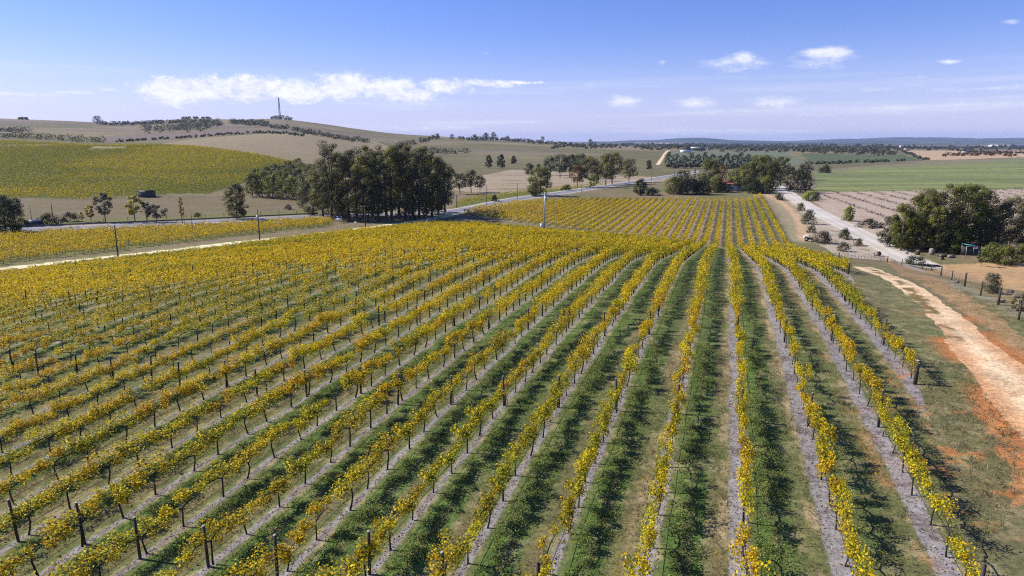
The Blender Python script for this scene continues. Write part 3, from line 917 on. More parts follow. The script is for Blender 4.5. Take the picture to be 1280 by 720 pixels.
# hillside vineyard far left
lo, hi = Z_HILLV.min(0), Z_HILLV.max(0)
gx, gy = np.meshgrid(np.arange(lo[0], hi[0], 2.4), np.arange(lo[1], hi[1], 3.2))
HV = np.stack([gx.ravel() + rng.normal(0, .4, gx.size), gy.ravel() + rng.normal(0, .25, gx.size)], 1)
HV = HV[inside(Z_HILLV, HV[:, 0], HV[:, 1]) & ~inside(BARE1, HV[:, 0], HV[:, 1]) & ~inside(BARE2, HV[:, 0], HV[:, 1])]
HV = HV[HV[:, 0] > -.83 * HV[:, 1]]
def hv_green(x, y):
    g = .38 + .5 * sstep(.4, .65, fbm(x / 120., y / 60., 67, 4)) + .25 * sstep(-260, -120, x)
    return np.clip(g - .3 * sstep(385, 345, y), .1, .97)
bulk_vines('hillside_vine_rows', 'green and yellow vineyard covering the hillside beyond the highway', HV[:, 0], HV[:, 1], 44, .5, 0.0, 14, fat=1.7, greenf=hv_green, orangef=lambda x, y: .04 + 0 * x, trunks=False, half=1.2, full=1.0)

# strip of vines beyond the highway
lo, hi = Z_VSTRIP.min(0), Z_VSTRIP.max(0)
gx, gy = np.meshgrid(np.arange(lo[0], hi[0], 1.9), np.arange(lo[1], hi[1], 3.0))
VS = np.stack([gx.ravel(), gy.ravel()], 1); VS = VS[inside(Z_VSTRIP, VS[:, 0], VS[:, 1])]
VS = VS[dline(HIGHWAY, VS[:, 0], VS[:, 1]) > 8.5]
bulk_vines('far_side_vine_rows', 'green vine strip along the far side of the highway', VS[:, 0], VS[:, 1], 18, .5, 0.0, 15, greenf=lambda x, y: .7 + 0 * x, orangef=lambda x, y: .02 + 0 * x, trunks=False)

# ------------------------------------------------------------------ trellis posts
psel, prest, PZ = near_first(posts, .8, 300)
pm = []
for i in range(5):
    rg = np.random.default_rng(300 + i); b = MB(); h = [1.62, 1.7, 1.75, 1.66, 1.8][i]; lx, ly = rg.normal(0, .035, 2)
    b.tube([[0, 0, -.1], [lx * .5, ly * .5, h * .5], [lx, ly, h - .015]], [.058, .055, .052], 8)
    me = b.mesh('post_shaft', True); me.materials.append(M_POST)
    c = MB(); c.tube([[lx, ly, h - .016], [lx, ly, h + .004]], .054, 8)
    mc = c.mesh('post_top'); mc.materials.append(M_POSTTOP); pm.append((me, mc))
b = MB(); b.tube([[0, 0, -.1], [.01, 0, .7], [.02, 0, 1.32]], [.1, .1, .095], 10); pe = b.mesh('end_post_shaft', True); pe.materials.append(M_POST)
b = MB(); b.tube([[.02, 0, 1.318], [.02, 0, 1.345]], .096, 10); pet = b.mesh('end_post_top'); pet.materials.append(M_POSTTOP)
count = {}
for j in psel[np.lexsort((posts[psel, 1], -posts[psel, 0]))]:
    k, s, x, y, e = posts[j]; k = int(k); count[k] = count.get(k, 0) + 1
    i = int(rng.integers(5))
    kind = 'thick short end post' if e else ['slim', 'leaning', 'dark', 'weathered', 'tall'][i] + ' timber trellis post'
    t_ = thing('trellis_post', f'{kind}, {ordn(count[k])} from the bottom of the {ordn(5 - k)} row from the dirt track', 'post', (x, y, float(terr(x, y))), rng.uniform(0, 6.28), 'trellis posts of the near vineyard')
    if not e: t_.rotation_euler = (rng.normal(0, .025), rng.normal(0, .025), rng.uniform(0, 6.28))
    link('shaft', pe if e else pm[i][0], None, t_); link('top', pet if e else pm[i][1], None, t_)


def bulk_posts(name, label, X, Y, h, r, colr):
    Z = terr(X, Y); n = 5; V = []; N = len(X)
    a = np.arange(n) * 2 * math.pi / n
    ring = np.stack([np.cos(a) * r, np.sin(a) * r], 1)
    b = np.zeros((N, 2 * n, 3)); b[:, :n, :2] = ring; b[:, n:, :2] = ring; b[:, :n, 2] = -.1; b[:, n:, 2] = h
    b += np.stack([X, Y, Z], 1)[:, None, :]
    e = np.arange(N)[:, None] * 2 * n; q = []
    for k in range(n): q.append(e + np.array([k, (k + 1) % n, n + (k + 1) % n, n + k]))
    q.append(e + np.array([n, n + 1, n + 2, n + 3]))
    o = link(name, mesh_np(name, b.reshape(-1, 3), np.concatenate(q)), M_POST)
    return tag(o, label, 'posts', kind='stuff')


bulk_posts('distant_posts', 'small dark trellis posts of the farther vine rows', np.concatenate([posts[prest, 2], B3[::9, 0]]), np.concatenate([posts[prest, 3], B3[::9, 1]]), 1.65, .06, None)

# wires and drip hose of the nearest rows
for k in range(-12, 5):
    t = T0 + ROWGAP * k
    s0 = max(float(s_near(t)), 10.); s1 = min(float(s_far(t)) - 1, 110.)
    ss = np.arange(s0, s1, 1.9); X, Y = xy(ss, np.full(len(ss), t)); Zz = terr(X, Y)
    w = thing('trellis_wire', f'thin trellis wires and drip hose along the {ordn(5 - k)} vine row from the dirt track', 'wire', (X[0], Y[0], Zz[0]))
    P = np.stack([X - X[0], Y - Y[0], Zz - Zz[0]], 1)
    b = MB(); b.tube(P + [0, 0, 1.0], .004, 3); b.tube(P + [0, 0, 1.4], .003, 3); b.build('wire', M_WIRE, w)
    b = MB(); b.tube(P + [0, 0, .42] + np.stack([0 * ss, 0 * ss, .03 * np.sin(ss * 2.1 + k)], 1), .012, 4); b.build('drip_hose', M_HOSE, w)

# ------------------------------------------------------------------ weeds and grass between the rows
def grass_blades(n_try, smax, seed):
    rg = np.random.default_rng(seed)
    r = np.sqrt(rg.uniform(12. ** 2, smax ** 2, n_try)); a = rg.uniform(R(-39), R(39), n_try)
    x, y = r * np.sin(a), r * np.cos(a); s, t = st(x, y)
    cc = (t - T0) / ROWGAP; ph = cc - np.floor(cc)
    vin = (s > s_near(t) - 1) & (s < s_far(t)) & (t > t_left(s)) & (t < 14.5)
    lushrow = np.clip(1.15 - np.maximum(0, cc - 0.3) * 1.0, .08, 1) * (1 - .55 * sstep(-9, -18, cc))
    dens = np.where(vin, sstep(.10, .22, ph) * (1 - sstep(.30, .6, ph)) * lushrow * (.04 + .32 * sstep(.45, .7, .6 * fbm(x / 2.2, y / 2.2, 81, 3) + .4 * vnoise(x / .45, y / .45, 82))) + .085 * (np.minimum(ph, 1 - ph) > .14), .12 * (t > 4))
    dens = np.where(inside(Z_TRACK, x, y), 0.0, dens)
    keep = rg.random(n_try) < dens
    x, y, ph, vin, lr = x[keep], y[keep], ph[keep], vin[keep], lushrow[keep]
    dn = dens[keep]
    N = len(x); z = terr(x, y)
    big = (dn > .12) & (ph > .1)
    # low grass: thin blades
    nb = 7
    hh = rg.uniform(.05, .16, N)
    bx = np.repeat(x, nb) + rg.normal(0, .12, N * nb); by = np.repeat(y, nb) + rg.normal(0, .12, N * nb); bz = np.repeat(z, nb)
    h = np.repeat(hh, nb) * rg.uniform(.5, 1.2, N * nb)
    an = rg.uniform(0, 6.28, N * nb); wd = .01 + .03 * h
    le = rg.normal(0, .6, (N * nb, 2)) * h[:, None]
    V = np.stack([np.stack([bx - np.cos(an) * wd, by - np.sin(an) * wd, bz - .02], 1), np.stack([bx + np.cos(an) * wd, by + np.sin(an) * wd, bz - .02], 1),
                  np.stack([bx + np.cos(an) * wd * .6 + le[:, 0] * .7, by + np.sin(an) * wd * .6 + le[:, 1] * .7, bz + h * .8], 1), np.stack([bx + le[:, 0], by + le[:, 1], bz + h], 1)], 1).reshape(-1, 3)
    base = np.where((rg.random(N) < np.where(vin & (ph < .6), .75, .4))[:, None], np.array([.15, .175, .06]), np.array([.27, .23, .13])) * rg.uniform(.7, 1.3, (N, 1))
    Cc = np.repeat(np.repeat(base, nb, 0), 4, 0)
    # leafy weeds
    xb, yb, zb = x[big], y[big], z[big]; M = len(xb); nl = 14
    hw = rg.uniform(.05, .2, M) * (.35 + 1.1 * fbm(xb / 1.7, yb / 1.7, 83, 2))
    d = unit(rg.normal(size=(M * nl, 3))); d[:, 2] = np.abs(d[:, 2]); q_ = rg.uniform(.3, 1, (M * nl, 1)) ** .5
    p = np.repeat(np.stack([xb, yb, zb], 1), nl, 0) + d * q_ * np.stack([.2 + 0 * np.repeat(hw, nl), .2 + 0 * np.repeat(hw, nl), np.repeat(hw, nl)], 1)
    V2, _ = leaves(p, .085, rg, .9, asp=.55)
    tn = fbm(xb / 1.2, yb / 1.2, 84, 3)[:, None]
    b2 = np.array([.17, .25, .05]) * (1 - tn) + np.array([.32, .38, .09]) * tn
    b2 = np.where((rg.random(M) < .1)[:, None], np.array([.3, .28, .09]), b2) * rg.uniform(.75, 1.3, (M, 1))
    C2 = np.repeat(np.repeat(b2, nl, 0), 4, 0) * np.repeat(rg.uniform(.8, 1.2, M * nl), 4)[:, None]
    return np.concatenate([V, V2]), np.concatenate([Cc, C2])


Va, Ca = grass_blades(150000, 46., 90)
Vb, Cb = grass_blades(70000, 90., 91)
Vg = np.concatenate([Va, Vb]); Cg = np.concatenate([Ca, Cb])
tag(link('grass', mesh_np('grass', Vg, np.arange(len(Vg)).reshape(-1, 4), None, Cg), M_GRASS), 'lush green weeds and short grass between the vine rows', 'grass', kind='stuff')

# dry litter and clods in the bare strips
rg = np.random.default_rng(94)
pk = rg.choice(len(vines), 9000, p=(lambda w: w / w.sum())(1 / (np.hypot(vines[:, 2], vines[:, 3]) ** 2)))
P = np.stack([vines[pk, 2] + rg.normal(0, .7, 9000), vines[pk, 3] + rg.normal(0, .7, 9000), np.zeros(9000)], 1); P[:, 2] = terr(P[:, 0], P[:, 1]) + .03
V, q = leaves(P, .1, rg, 2.0)
tag(link('fallen_leaves', mesh_np('fallen_leaves', V, q, None, np.repeat(np.where((rg.random(9000) < .5)[:, None], GOLD * .8, BRN), 4, 0)), M_GRASS), 'fallen yellow and brown vine leaves under the near rows', 'leaves', kind='stuff')
rg = np.random.default_rng(95)
n = 26000
r = np.sqrt(rg.uniform(13. ** 2, 62. ** 2, n)); a = rg.uniform(R(-39), R(39), n); x, y = r * np.sin(a), r * np.cos(a); s, t = st(x, y)
k = np.round((t - T0) / ROWGAP); t2 = T0 + k * ROWGAP + rg.normal(0, 1, n) * np.where(k >= -1, .24, .09) - np.where(k >= -1, .16, 0); x, y = xy(s, t2)
ok = (s > s_near(t2)) & (t2 < 14.3) & (t2 > t_left(s)); x, y = x[ok], y[ok]
P = np.stack([x, y, terr(x, y) + rg.uniform(.0, .05, len(x))], 1)
V, q = leaves(P, .11, rg, 1.2, asp=.5)
cl = np.where((rg.random(len(x)) < .65)[:, None], lin(184, 176, 172), lin(112, 98, 86)) * rg.uniform(.6, 1.15, (len(x), 1))
tag(link('dry_litter', mesh_np('dry_litter', V, q, None, np.repeat(cl, 4, 0)), M_GRASS), 'grey dry prunings and litter under the vine rows', 'litter', kind='stuff')


# ------------------------------------------------------------------ trees
FOL = dict(euc=(.15, .14, .042), dark=(.052, .06, .02), green=(.14, .15, .03), lime=(.19, .22, .025), grey=(.13, .12, .07), yellow=(.34, .28, .03), purple=(.10, .078, .06),
           conifer=(.03, .038, .018), brown=(.15, .085, .03), blue=(.09, .094, .045))


def crown_mesh(H, W, style, col, lf, n, rg, base=.3, wood=None):
    """leaf clumps of a crown with its foot at the origin"""
    col = np.array(FOL[col])
    if style == 'cone':
        k = 60; hz = rg.uniform(.04, 1, k); rr = (1 - hz) * W * .5 * rg.uniform(.7, 1.05, k) + .02 * W; an = rg.uniform(0, 6.28, k)
        cc = np.stack([np.cos(an) * rr * .8, np.sin(an) * rr * .8, hz * H], 1); cr = np.maximum((1 - hz) * W * .22, .06 * W)
    else:
        k = dict(euc=64, dense=80, bush=40, thin=26)[style]
        b0 = dict(euc=base, dense=.05, bush=.02, thin=.26)[style]
        zc = (b0 + 1) / 2 * H; rz = (1 - b0) / 2 * H
        u = (np.arange(k) + rg.random(k)) / k; an = rg.uniform(0, 6.28, k); q0 = rg.uniform(.12, 1, k) ** .5
        W = W * (1.15 if style == 'bush' else 1.0); pr = dict(euc=np.sin(np.pi * (.20 + .72 * u)) ** .6, dense=np.sqrt(np.clip(1 - ((u - .40) / .62) ** 2, .02, 1)), bush=np.sqrt(np.clip(1 - u * u, .05, 1)), thin=np.sin(np.pi * (.15 + .75 * u)) ** .8)[style]
        r0 = q0 * pr * W * .41
        cc = np.stack([np.cos(an) * r0, np.sin(an) * r0, (b0 + (1 - b0) * (.04 + .9 * u)) * H], 1)
        cr = rg.uniform(.10, .19, k) * W * dict(euc=.86, dense=.8, bush=1.25, thin=.7)[style]
        cr = np.minimum(cr, H * (.3 if style == 'bush' else .17))
    tone = rg.uniform(.6, 1.5, k)
    wv = cr ** 2; wv /= wv.sum(); ci = rg.choice(k, n, p=wv)
    d = unit(rg.normal(size=(n, 3))); q_ = rg.uniform(.45, 1.08, n)[:, None] ** .5
    p = cc[ci] + d * q_ * cr[ci][:, None] * np.array([1, 1, .72])
    p[:, 2] = np.maximum(p[:, 2], .02 * H)
    V, q = leaves(p, lf, rg, .25, bias=d * 1.9)
    c = col * (tone[ci] * rg.uniform(.75, 1.3, n))[:, None]
    nr = unit(d * .9 + unit(p - np.array([0, 0, H * .4])) * .5 + np.array([0, 0, .35]) + rg.normal(0, .3, (n, 3)))
    global LAST_N
    LAST_N = np.repeat(nr, 4, 0)
    return V, q, np.repeat(c, 4, 0), cc, cr


def trunk_part(H, W, style, cc, rg, base, mb, nb=9):
    tr = max(.02 * H, .05)
    lean = rg.normal(0, .04, 2) * H
    top = np.array([lean[0], lean[1], H * .72])
    if style in ('bush',):
        for j in range(4):
            e = cc[int(rg.integers(len(cc)))]; mb.tube([[0, 0, -.2], e * .5, e * .9], [tr * .7, tr * .4, tr * .15], 5)
        return
    mid = np.array([lean[0] * .2, lean[1] * .2, H * .3])
    mb.tube([[0, 0, -.4], [0, 0, H * .02], mid, top], [tr * 1.35, tr * 1.05, tr * .8, tr * .25], 7)
    if style == 'cone': return
    for j in rg.choice(len(cc), min(nb, len(cc)), replace=False):
        e = cc[j]; h0 = rg.uniform(.22, .5); f = np.array([lean[0] * h0, lean[1] * h0, H * h0])
        if e[2] < f[2]: f = np.array([0, 0, H * .25])
        m = f * .5 + e * .5 + np.array([0, 0, -.04 * H])
        mb.tube([f, m, e], [tr * .45, tr * .3, tr * .1], 5, False)


def tree(label, px, py, top, w, style='euc', col='euc', seed=None, name='tree', cat='tree', group=None, base=.3, pale=False, multi=1, dens=1.0, zoff=0.0, dY=0.0):
    P = at(px, py)
    if dY: f = (P[1] + dY) / P[1]; P = np.array([P[0] * f, P[1] * f, 0]); P[2] = float(terr(P[0], P[1]))
    X, Y, Z = proj(P[0], P[1], P[2])
    H = (py - top) * Z / FPX * 1.02; W = w * Z / FPX
    seed = int(abs(px * 7 + py * 13)) if seed is None else seed
    rg = np.random.default_rng(1000 + seed)
    lf = max(.10, .00175 * Z); area = max(w, 3) * max(py - top, 3)
    n = int(min(12000, max(90, dens * (9.0 if style == 'bush' else 5.0) * area / 1.6)))
    V, q, c, cc, cr = crown_mesh(H, W, style, col, lf, n, rg, base)
    t_ = thing(name, label, cat, tuple(P), 0, group)
    link('crown' if style != 'bush' else 'foliage', mesh_np('crown', V, q, None, c, nrm=LAST_N), M_LEAF, t_)
    b = MB(); trunk_part(H, W, style, cc, rg, base, b)
    if multi > 1:
        for j in range(multi - 1):
            o = np.array([rg.normal(0, W * .12), rg.normal(0, W * .12), 0]); b.tube([o + [0, 0, -.3], o * 1.3 + [0, 0, H * .35], o * 1.8 + [0, 0, H * .7]], [.018 * H, .013 * H, .005 * H], 6)
    b.build('trunk' if style != 'bush' else 'stem', M_TRUNK if pale else M_DTRUNK, t_, None, 0, True)
    return t_


# the eucalypt grove beside the highway: (px, base, top, width)
GROVE = [(392, 268, 212, 44), (404, 271, 201, 42), (415, 275, 178, 46), (428, 272, 190, 40), (437, 276, 205, 40), (446, 270, 186, 44), (456, 277, 192, 44), (466, 271, 181, 42), (473, 277, 196, 40),
         (483, 270, 182, 44), (490, 276, 185, 42), (499, 270, 179, 42), (507, 275, 188, 42), (516, 270, 182, 42), (524, 274, 190, 40), (533, 268, 184, 40), (540, 272, 198, 38), (548, 268, 196, 38), (556, 266, 203, 34), (410, 264, 215, 44)]
heights = ['tall', 'broad', 'towering', 'leafy', 'low branched']
for i, (px, b, tp, w) in enumerate(sorted(GROVE)):
    tree(f'{heights[i % 5]} dark eucalypt in the roadside grove, {ordn(i + 1)} trunk from its left end', px, b, tp, w, 'euc', 'euc' if i % 3 else 'blue', base=[.04, .13, .08, .02, .11][i % 5], pale=(i % 2 == 0), group='eucalypts of the roadside grove', name='eucalypt', dens=1.1)
for i, (px, b, tp, w) in enumerate([(575, 243, 217, 22), (589, 241, 213, 24), (600, 240, 220, 18)]):
    tree(['bluish eucalypt just right of the grove', 'middle of three bluish trees right of the grove', 'smallest bluish tree right of the grove, beside the pink paddock'][i], px, b, tp, w, 'euc', 'blue', name='eucalypt', group='bluish trees right of the grove')

# plantation left of the grove
PL = [(316, 246, 216, 18), (328, 246, 214, 20), (341, 248, 219, 18), (354, 249, 222, 18), (366, 250, 221, 20), (378, 251, 219, 20), (333, 228, 209, 16), (347, 222, 205, 15), (360, 216, 201, 14), (372, 213, 198, 14), (322, 236, 211, 16), (385, 240, 205, 26), (314, 240, 220, 16), (336, 240, 214, 18), (348, 238, 213, 18), (360, 236, 210, 18), (371, 240, 212, 18), (383, 252, 224, 22), (354, 230, 207, 16), (366, 228, 206, 16), (341, 216, 206, 13), (378, 226, 203, 18)]
for i, (px, b, tp, w) in enumerate(sorted(PL)):
    tree(f'small green plantation tree left of the grove, {ordn(i + 1)} from the vineyard hillside', px, b, tp, w * 1.3, 'dense', 'green' if i % 2 else 'blue', pale=True, group='plantation trees left of the grove', name='plantation_tree')

T = [
    ('large dark tree with drooping branches at the left edge beside the highway', 8, 294, 244, 44, 'dense', 'dark'),
    ('dark eucalypt behind the left edge tree', 20, 282, 248, 26, 'euc', 'dark'),
    ('tiny twisted tree between the left edge trees and the vine block', 20, 295, 281, 11, 'thin', 'dark'),
    ('yellow green shrub under the left edge tree', 28, 284, 272, 13, 'bush', 'lime'),
    ('dark rounded bush beside the low white shelter', 62, 282, 267, 24, 'bush', 'dark'),
    ('purplish bare thicket in the paddock right of the white shelter', 88, 277, 266, 24, 'bush', 'purple'),
    ('slim yellow sapling right of the purplish thicket', 103, 278, 265, 8, 'thin', 'yellow'),
    ('small yellow leaved tree left of the grey crowned eucalypt', 114, 277, 256, 15, 'thin', 'yellow'),
    ('grey crowned eucalypt with thin pale trunks beside the highway', 132, 278, 241, 27, 'thin', 'grey'),
    ('pale yellow autumn tree standing below the dark shed', 169, 278, 244, 27, 'thin', 'yellow'),
    ('purple grey leafless tree right of the pale yellow autumn tree', 196, 278, 256, 28, 'thin', 'purple'),
    ('thin green grey tree between the yellow and the leafless tree', 184, 278, 252, 13, 'thin', 'grey'),
    ('tall slim yellow tree right of the leafless tree', 228, 279, 246, 9, 'thin', 'yellow'),
    ('low dark bush in the paddock right of the slim yellow tree', 247, 271, 266, 9, 'bush', 'dark'),
    ('single dense eucalypt with pale trunk beside the highway left of the grove', 296, 274, 229, 32, 'dense', 'euc'),
    ('small dark bush at the paddock fence near the grove', 360, 262, 256, 10, 'bush', 'purple'),
    ('round dark green tree standing alone on the highway bend', 675, 245, 209, 40, 'dense', 'green'),
    ('round bush on the near verge of the highway bend', 618, 252, 244, 10, 'bush', 'dark'),
    ('low green bush beside the vine strip beyond the highway', 708, 238, 231, 18, 'bush', 'green'),
    ('round grey tree standing in the pink paddock', 661, 219, 204, 15, 'dense', 'grey'),
    ('small round tree right of the round grey paddock tree', 673, 213, 205, 8, 'dense', 'dark'),
    ('left of the two dark paddock trees', 611, 210, 194, 11, 'dense', 'dark'),
    ('right of the two dark paddock trees', 626, 210, 193, 13, 'dense', 'dark'),
    ('dark tree on the slope right of the two paddock trees', 642, 205, 195, 9, 'dense', 'dark'),
    ('dark bushy tree in the dry grass beside the farm vine block', 800, 244, 224, 20, 'dense', 'dark'),
    ('low dark spreading bush right of the bushy roadside tree', 815, 244, 235, 22, 'bush', 'dark'),
    ('lone dark tree beside the far pale track', 811, 212, 200, 9, 'dense', 'dark'),
    ('light green bush on the right verge of the gravel road', 1012, 251, 240, 20, 'bush', 'lime'),
    ('grey green bush right of the light green verge bush', 1020, 249, 240, 12, 'bush', 'grey'),
    ('bright green round bush standing alone beside the gravel road', 1061, 276, 258, 15, 'bush', 'lime'),
    ('grey thicket between the bright green bush and the large tree clump', 1084, 284, 274, 34, 'bush', 'grey'),
    ('round dark tree at the edge of the green field', 1031, 216, 207, 18, 'bush', 'dark'),
    ('dark bush on the bank left of the gravel road bend', 1056, 299, 286, 15, 'bush', 'dark'),
    ('large grey brown bush on the dry bank above the white machine', 1027, 304, 289, 24, 'bush', 'purple'),
    ('olive bush low on the dry bank', 1054, 314, 303, 16, 'bush', 'grey'),
    ('small grey bush on the bank beside the road', 1073, 307, 298, 11, 'bush', 'grey'),
    ('green grey bush on the verge between road and orange path', 1001, 263, 254, 11, 'bush', 'green'),
    ('longer grey green bush below it on the road verge', 1010, 280, 263, 17, 'bush', 'grey'),
    ('dark bush at the lower end of the orange path', 1014, 291, 282, 12, 'bush', 'grey'),
    ('dark low bush on the verge near the top of the gravel road', 974, 250, 242, 14, 'bush', 'grey'),
    ('grey bush growing through the wire fence below the gravel road', 1143, 331, 320, 27, 'bush', 'blue'),
    ('leaning small tree on the orange soil behind the fence', 1226, 333, 313, 13, 'thin', 'green'),
    ('rounded olive shrub at the right edge of the orange soil', 1256, 331, 308, 26, 'bush', 'green'),
    ('dark green shrub between the leaning tree and the olive shrub', 1240, 328, 305, 26, 'bush', 'green'),
    ('grey leaved shrub behind the fence at the right', 1238, 366, 341, 23, 'bush', 'grey'),
    ('grey sapling by the last fence posts at the right edge', 1272, 398, 366, 22, 'thin', 'grey'),
    ('olive shrub at the right edge beside the orange soil', 1278, 328, 306, 22, 'bush', 'green'),
    ('small dark bush at the edge of the grove trees near the track', 428, 274, 266, 10, 'bush', 'dark'),
]
for l, px, b, tp, w, stl, cl in T:
    tree(l, px, b, tp, w, stl, cl, name='bush' if stl == 'bush' else 'tree', cat='bush' if stl == 'bush' else 'tree', pale=stl == 'thin' or 'pale' in l, dens=1.7 if stl == 'dense' else 1.0)

# trees of the pink paddock beyond the highway
PP = [(688, 219, 196, 20, 'blue'), (700, 222, 193, 24, 'blue'), (712, 221, 194, 26, 'dark'), (725, 223, 193, 26, 'dark'), (722, 234, 207, 22, 'brown'), (738, 234, 197, 28, 'euc'), (757, 232, 193, 30, 'euc'), (765, 230, 191, 30, 'euc'), (786, 228, 199, 26, 'euc'), (742, 236, 218, 14, 'lime'), (733, 218, 197, 18, 'grey'), (748, 226, 202, 18, 'purple')]
adj = dict(blue='bluish', dark='dark', brown='rusty brown', euc='olive', lime='yellow green', grey='grey', purple='leafless purplish')
for i, (px, b, tp, w, cl) in enumerate(sorted(PP)):
    tree(f'{adj[cl]} tree in the paddock beyond the highway bend, {ordn(i + 1)} from the left', px, b, tp, w, 'euc', cl, base=.22, group='trees beyond the highway bend', pale=cl == 'euc')
# windbreak row above the farm
for i, px in enumerate(range(836, 946, 9)):
    tp = 190 + (i * 37 % 5)
    tree(f'dark windbreak tree above the farmhouse, {ordn(i + 1)} from the left of its row', px, 210.5, tp, 13, 'dense', 'blue', group='windbreak trees above the farm', base=.1)
# farm trees
FARM = [(842, 243, 221, 24, 'green', 'dense'), (852, 243, 213, 24, 'dark', 'dense'), (862, 243, 224, 26, 'blue', 'bush'), (876, 243, 224, 24, 'dark', 'bush'), (886, 238, 199, 20, 'green', 'euc'), (893, 240, 222, 22, 'green', 'bush'),
        (868, 232, 211, 8, 'conifer', 'cone'), (874, 232, 211, 8, 'conifer', 'cone'), (902, 226, 207, 13, 'brown', 'dense'), (904, 240, 229, 18, 'dark', 'bush'), (921, 236, 211, 20, 'green', 'dense'), (932, 238, 205, 26, 'green', 'dense'), (945, 238, 196, 20, 'green', 'euc'), (958, 236, 195, 24, 'green', 'euc'),
        (966, 236, 203, 24, 'green', 'dense'), (938, 241, 222, 24, 'dark', 'bush'), (955, 241, 222, 26, 'green', 'bush'), (914, 236, 213, 18, 'euc', 'dense'), (976, 228, 196, 20, 'euc', 'euc')]
fl = dict(green='green', dark='dark', blue='bluish', conifer='narrow black cypress', brown='orange brown', euc='olive')
for i, (px, b, tp, w, cl, stl) in enumerate(sorted(FARM)):
    w = w * 1.35 if stl != 'cone' else w
    tree(f'{fl[cl]} garden tree at the red roofed farmhouse, {ordn(i + 1)} along from its left end' if cl != 'conifer' else f'narrow black cypress left of the farmhouse, {"left" if px < 870 else "right"} of the pair', px, b, tp, w, stl, cl, group='garden trees round the farmhouse', name='cypress' if cl == 'conifer' else 'garden_tree')
for i, (px, b, tp, w) in enumerate([(987, 240, 208, 20), (1000, 241, 212, 18), (1008, 238, 214, 16), (1004, 225, 205, 22)]):
    tree(['tallest dense dark tree on the right of the gravel road', 'dense dark tree standing second along the gravel road', 'dense dark tree nearest the green field by the gravel road', 'dark tree behind the dense roadside trees'][i], px, b, tp, w, 'dense', 'conifer' if i < 2 else 'dark', group='dense dark trees beside the gravel road')

# large clump on the right
CLUMP = [(1112, 312, 268, 34, 'dark', 'dense'), (1126, 316, 254, 36, 'green', 'dense'), (1144, 319, 244, 40, 'green', 'dense'), (1162, 322, 238, 44, 'euc', 'dense'), (1182, 322, 229, 46, 'green', 'dense'), (1203, 322, 230, 46, 'green', 'dense'), (1224, 322, 237, 44, 'green', 'dense'), (1152, 306, 236, 44, 'euc', 'euc'), (1213, 304, 231, 44, 'green', 'dense'),
         (1244, 322, 250, 38, 'grey', 'euc'), (1261, 318, 246, 38, 'euc', 'euc'), (1279, 321, 249, 38, 'grey', 'euc'), (1176, 325, 284, 24, 'dark', 'bush'), (1194, 326, 290, 22, 'green', 'bush'), (1134, 310, 276, 28, 'green', 'bush'), (1234, 322, 270, 30, 'grey', 'euc'), (1300, 322, 248, 44, 'euc', 'euc'), (1170, 324, 258, 30, 'green', 'euc'), (1150, 322, 274, 40, 'green', 'dense'), (1192, 321, 262, 42, 'green', 'dense'), (1128, 318, 276, 32, 'green', 'dense')]
for i, (px, b, tp, w, cl, stl) in enumerate(sorted(CLUMP)):
    b = b - 9 if b > 316 else b - 3
    tree(f'{fl.get(cl, "grey")} spreading tree in the large clump by the gravel road, {ordn(i + 1)} from its left', px, b, tp, w, stl, cl, pale=True, group='trees of the large clump by the gravel road', base=.1, name='spreading_tree', dens=1.25)

# skyline trees, each a thing
SKY = [('round tree standing clear on the left skyline ridge', 122, 154, 145, 14), ('lone round tree on the skyline right of the hill', 678, 176.5, 170, 6), ('pair tree on the skyline nearer the plain', 738, 182, 174, 8), ('dark tree beside it on the low skyline', 744, 182.5, 177, 5),
       ('skyline tree at the top of the tree line on the middle hill', 547, 173, 167, 6), ('small skyline tree right of the middle hill crest', 565, 173.5, 168, 7), ('dark skyline tree above the grassy middle hill', 594, 175, 168, 10), ('broad skyline tree right of the grassy middle hill', 607, 174.5, 166, 11), ('tallest skyline tree on the middle ridge', 617, 174, 165, 8), ('flat skyline tree at the right end of the middle ridge', 634, 175.5, 170, 8)]
for l, px, b, tp, w in SKY: tree(l, px, b + 1, tp, w, 'dense', 'blue', group=None)


# ------------------------------------------------------------------ belts of far trees, each belt one mass
def belt(name, label, pts, hpx, step, depth=0, seed=0, jit=1.5, col='blue', gap=.1):
    rg = np.random.default_rng(500 + seed); pts = np.array(pts, float)
    seg = np.hypot(*(pts[1:] - pts[:-1]).T); tot = seg.sum(); cum = np.concatenate([[0], np.cumsum(seg)])
    Vs, Cs, Ns = [], [], []
    for d in np.arange(0, tot, step):
        if rg.random() < gap: continue
        px = np.interp(d, cum, pts[:, 0]) + rg.normal(0, step * .3); py = np.interp(d, cum, pts[:, 1]) + rg.normal(0, jit * .3)
        P = at(px, py); Z = proj(*P)[2]
        h = hpx * rg.uniform(.6, 1.15) * Z / FPX; w = h * rg.uniform(1.1, 2.0)
        V, q, c, cc, cr = crown_mesh(h, w, 'dense', col, .0019 * Z, 70, rg)
        Vs.append(V + P); Cs.append(c); Ns.append(LAST_N)
    V = np.concatenate(Vs)
    tag(link(name, mesh_np(name, V, np.arange(len(V)).reshape(-1, 4), None, np.concatenate(Cs), nrm=np.concatenate(Ns)), M_LEAF), label, 'trees', kind='stuff')


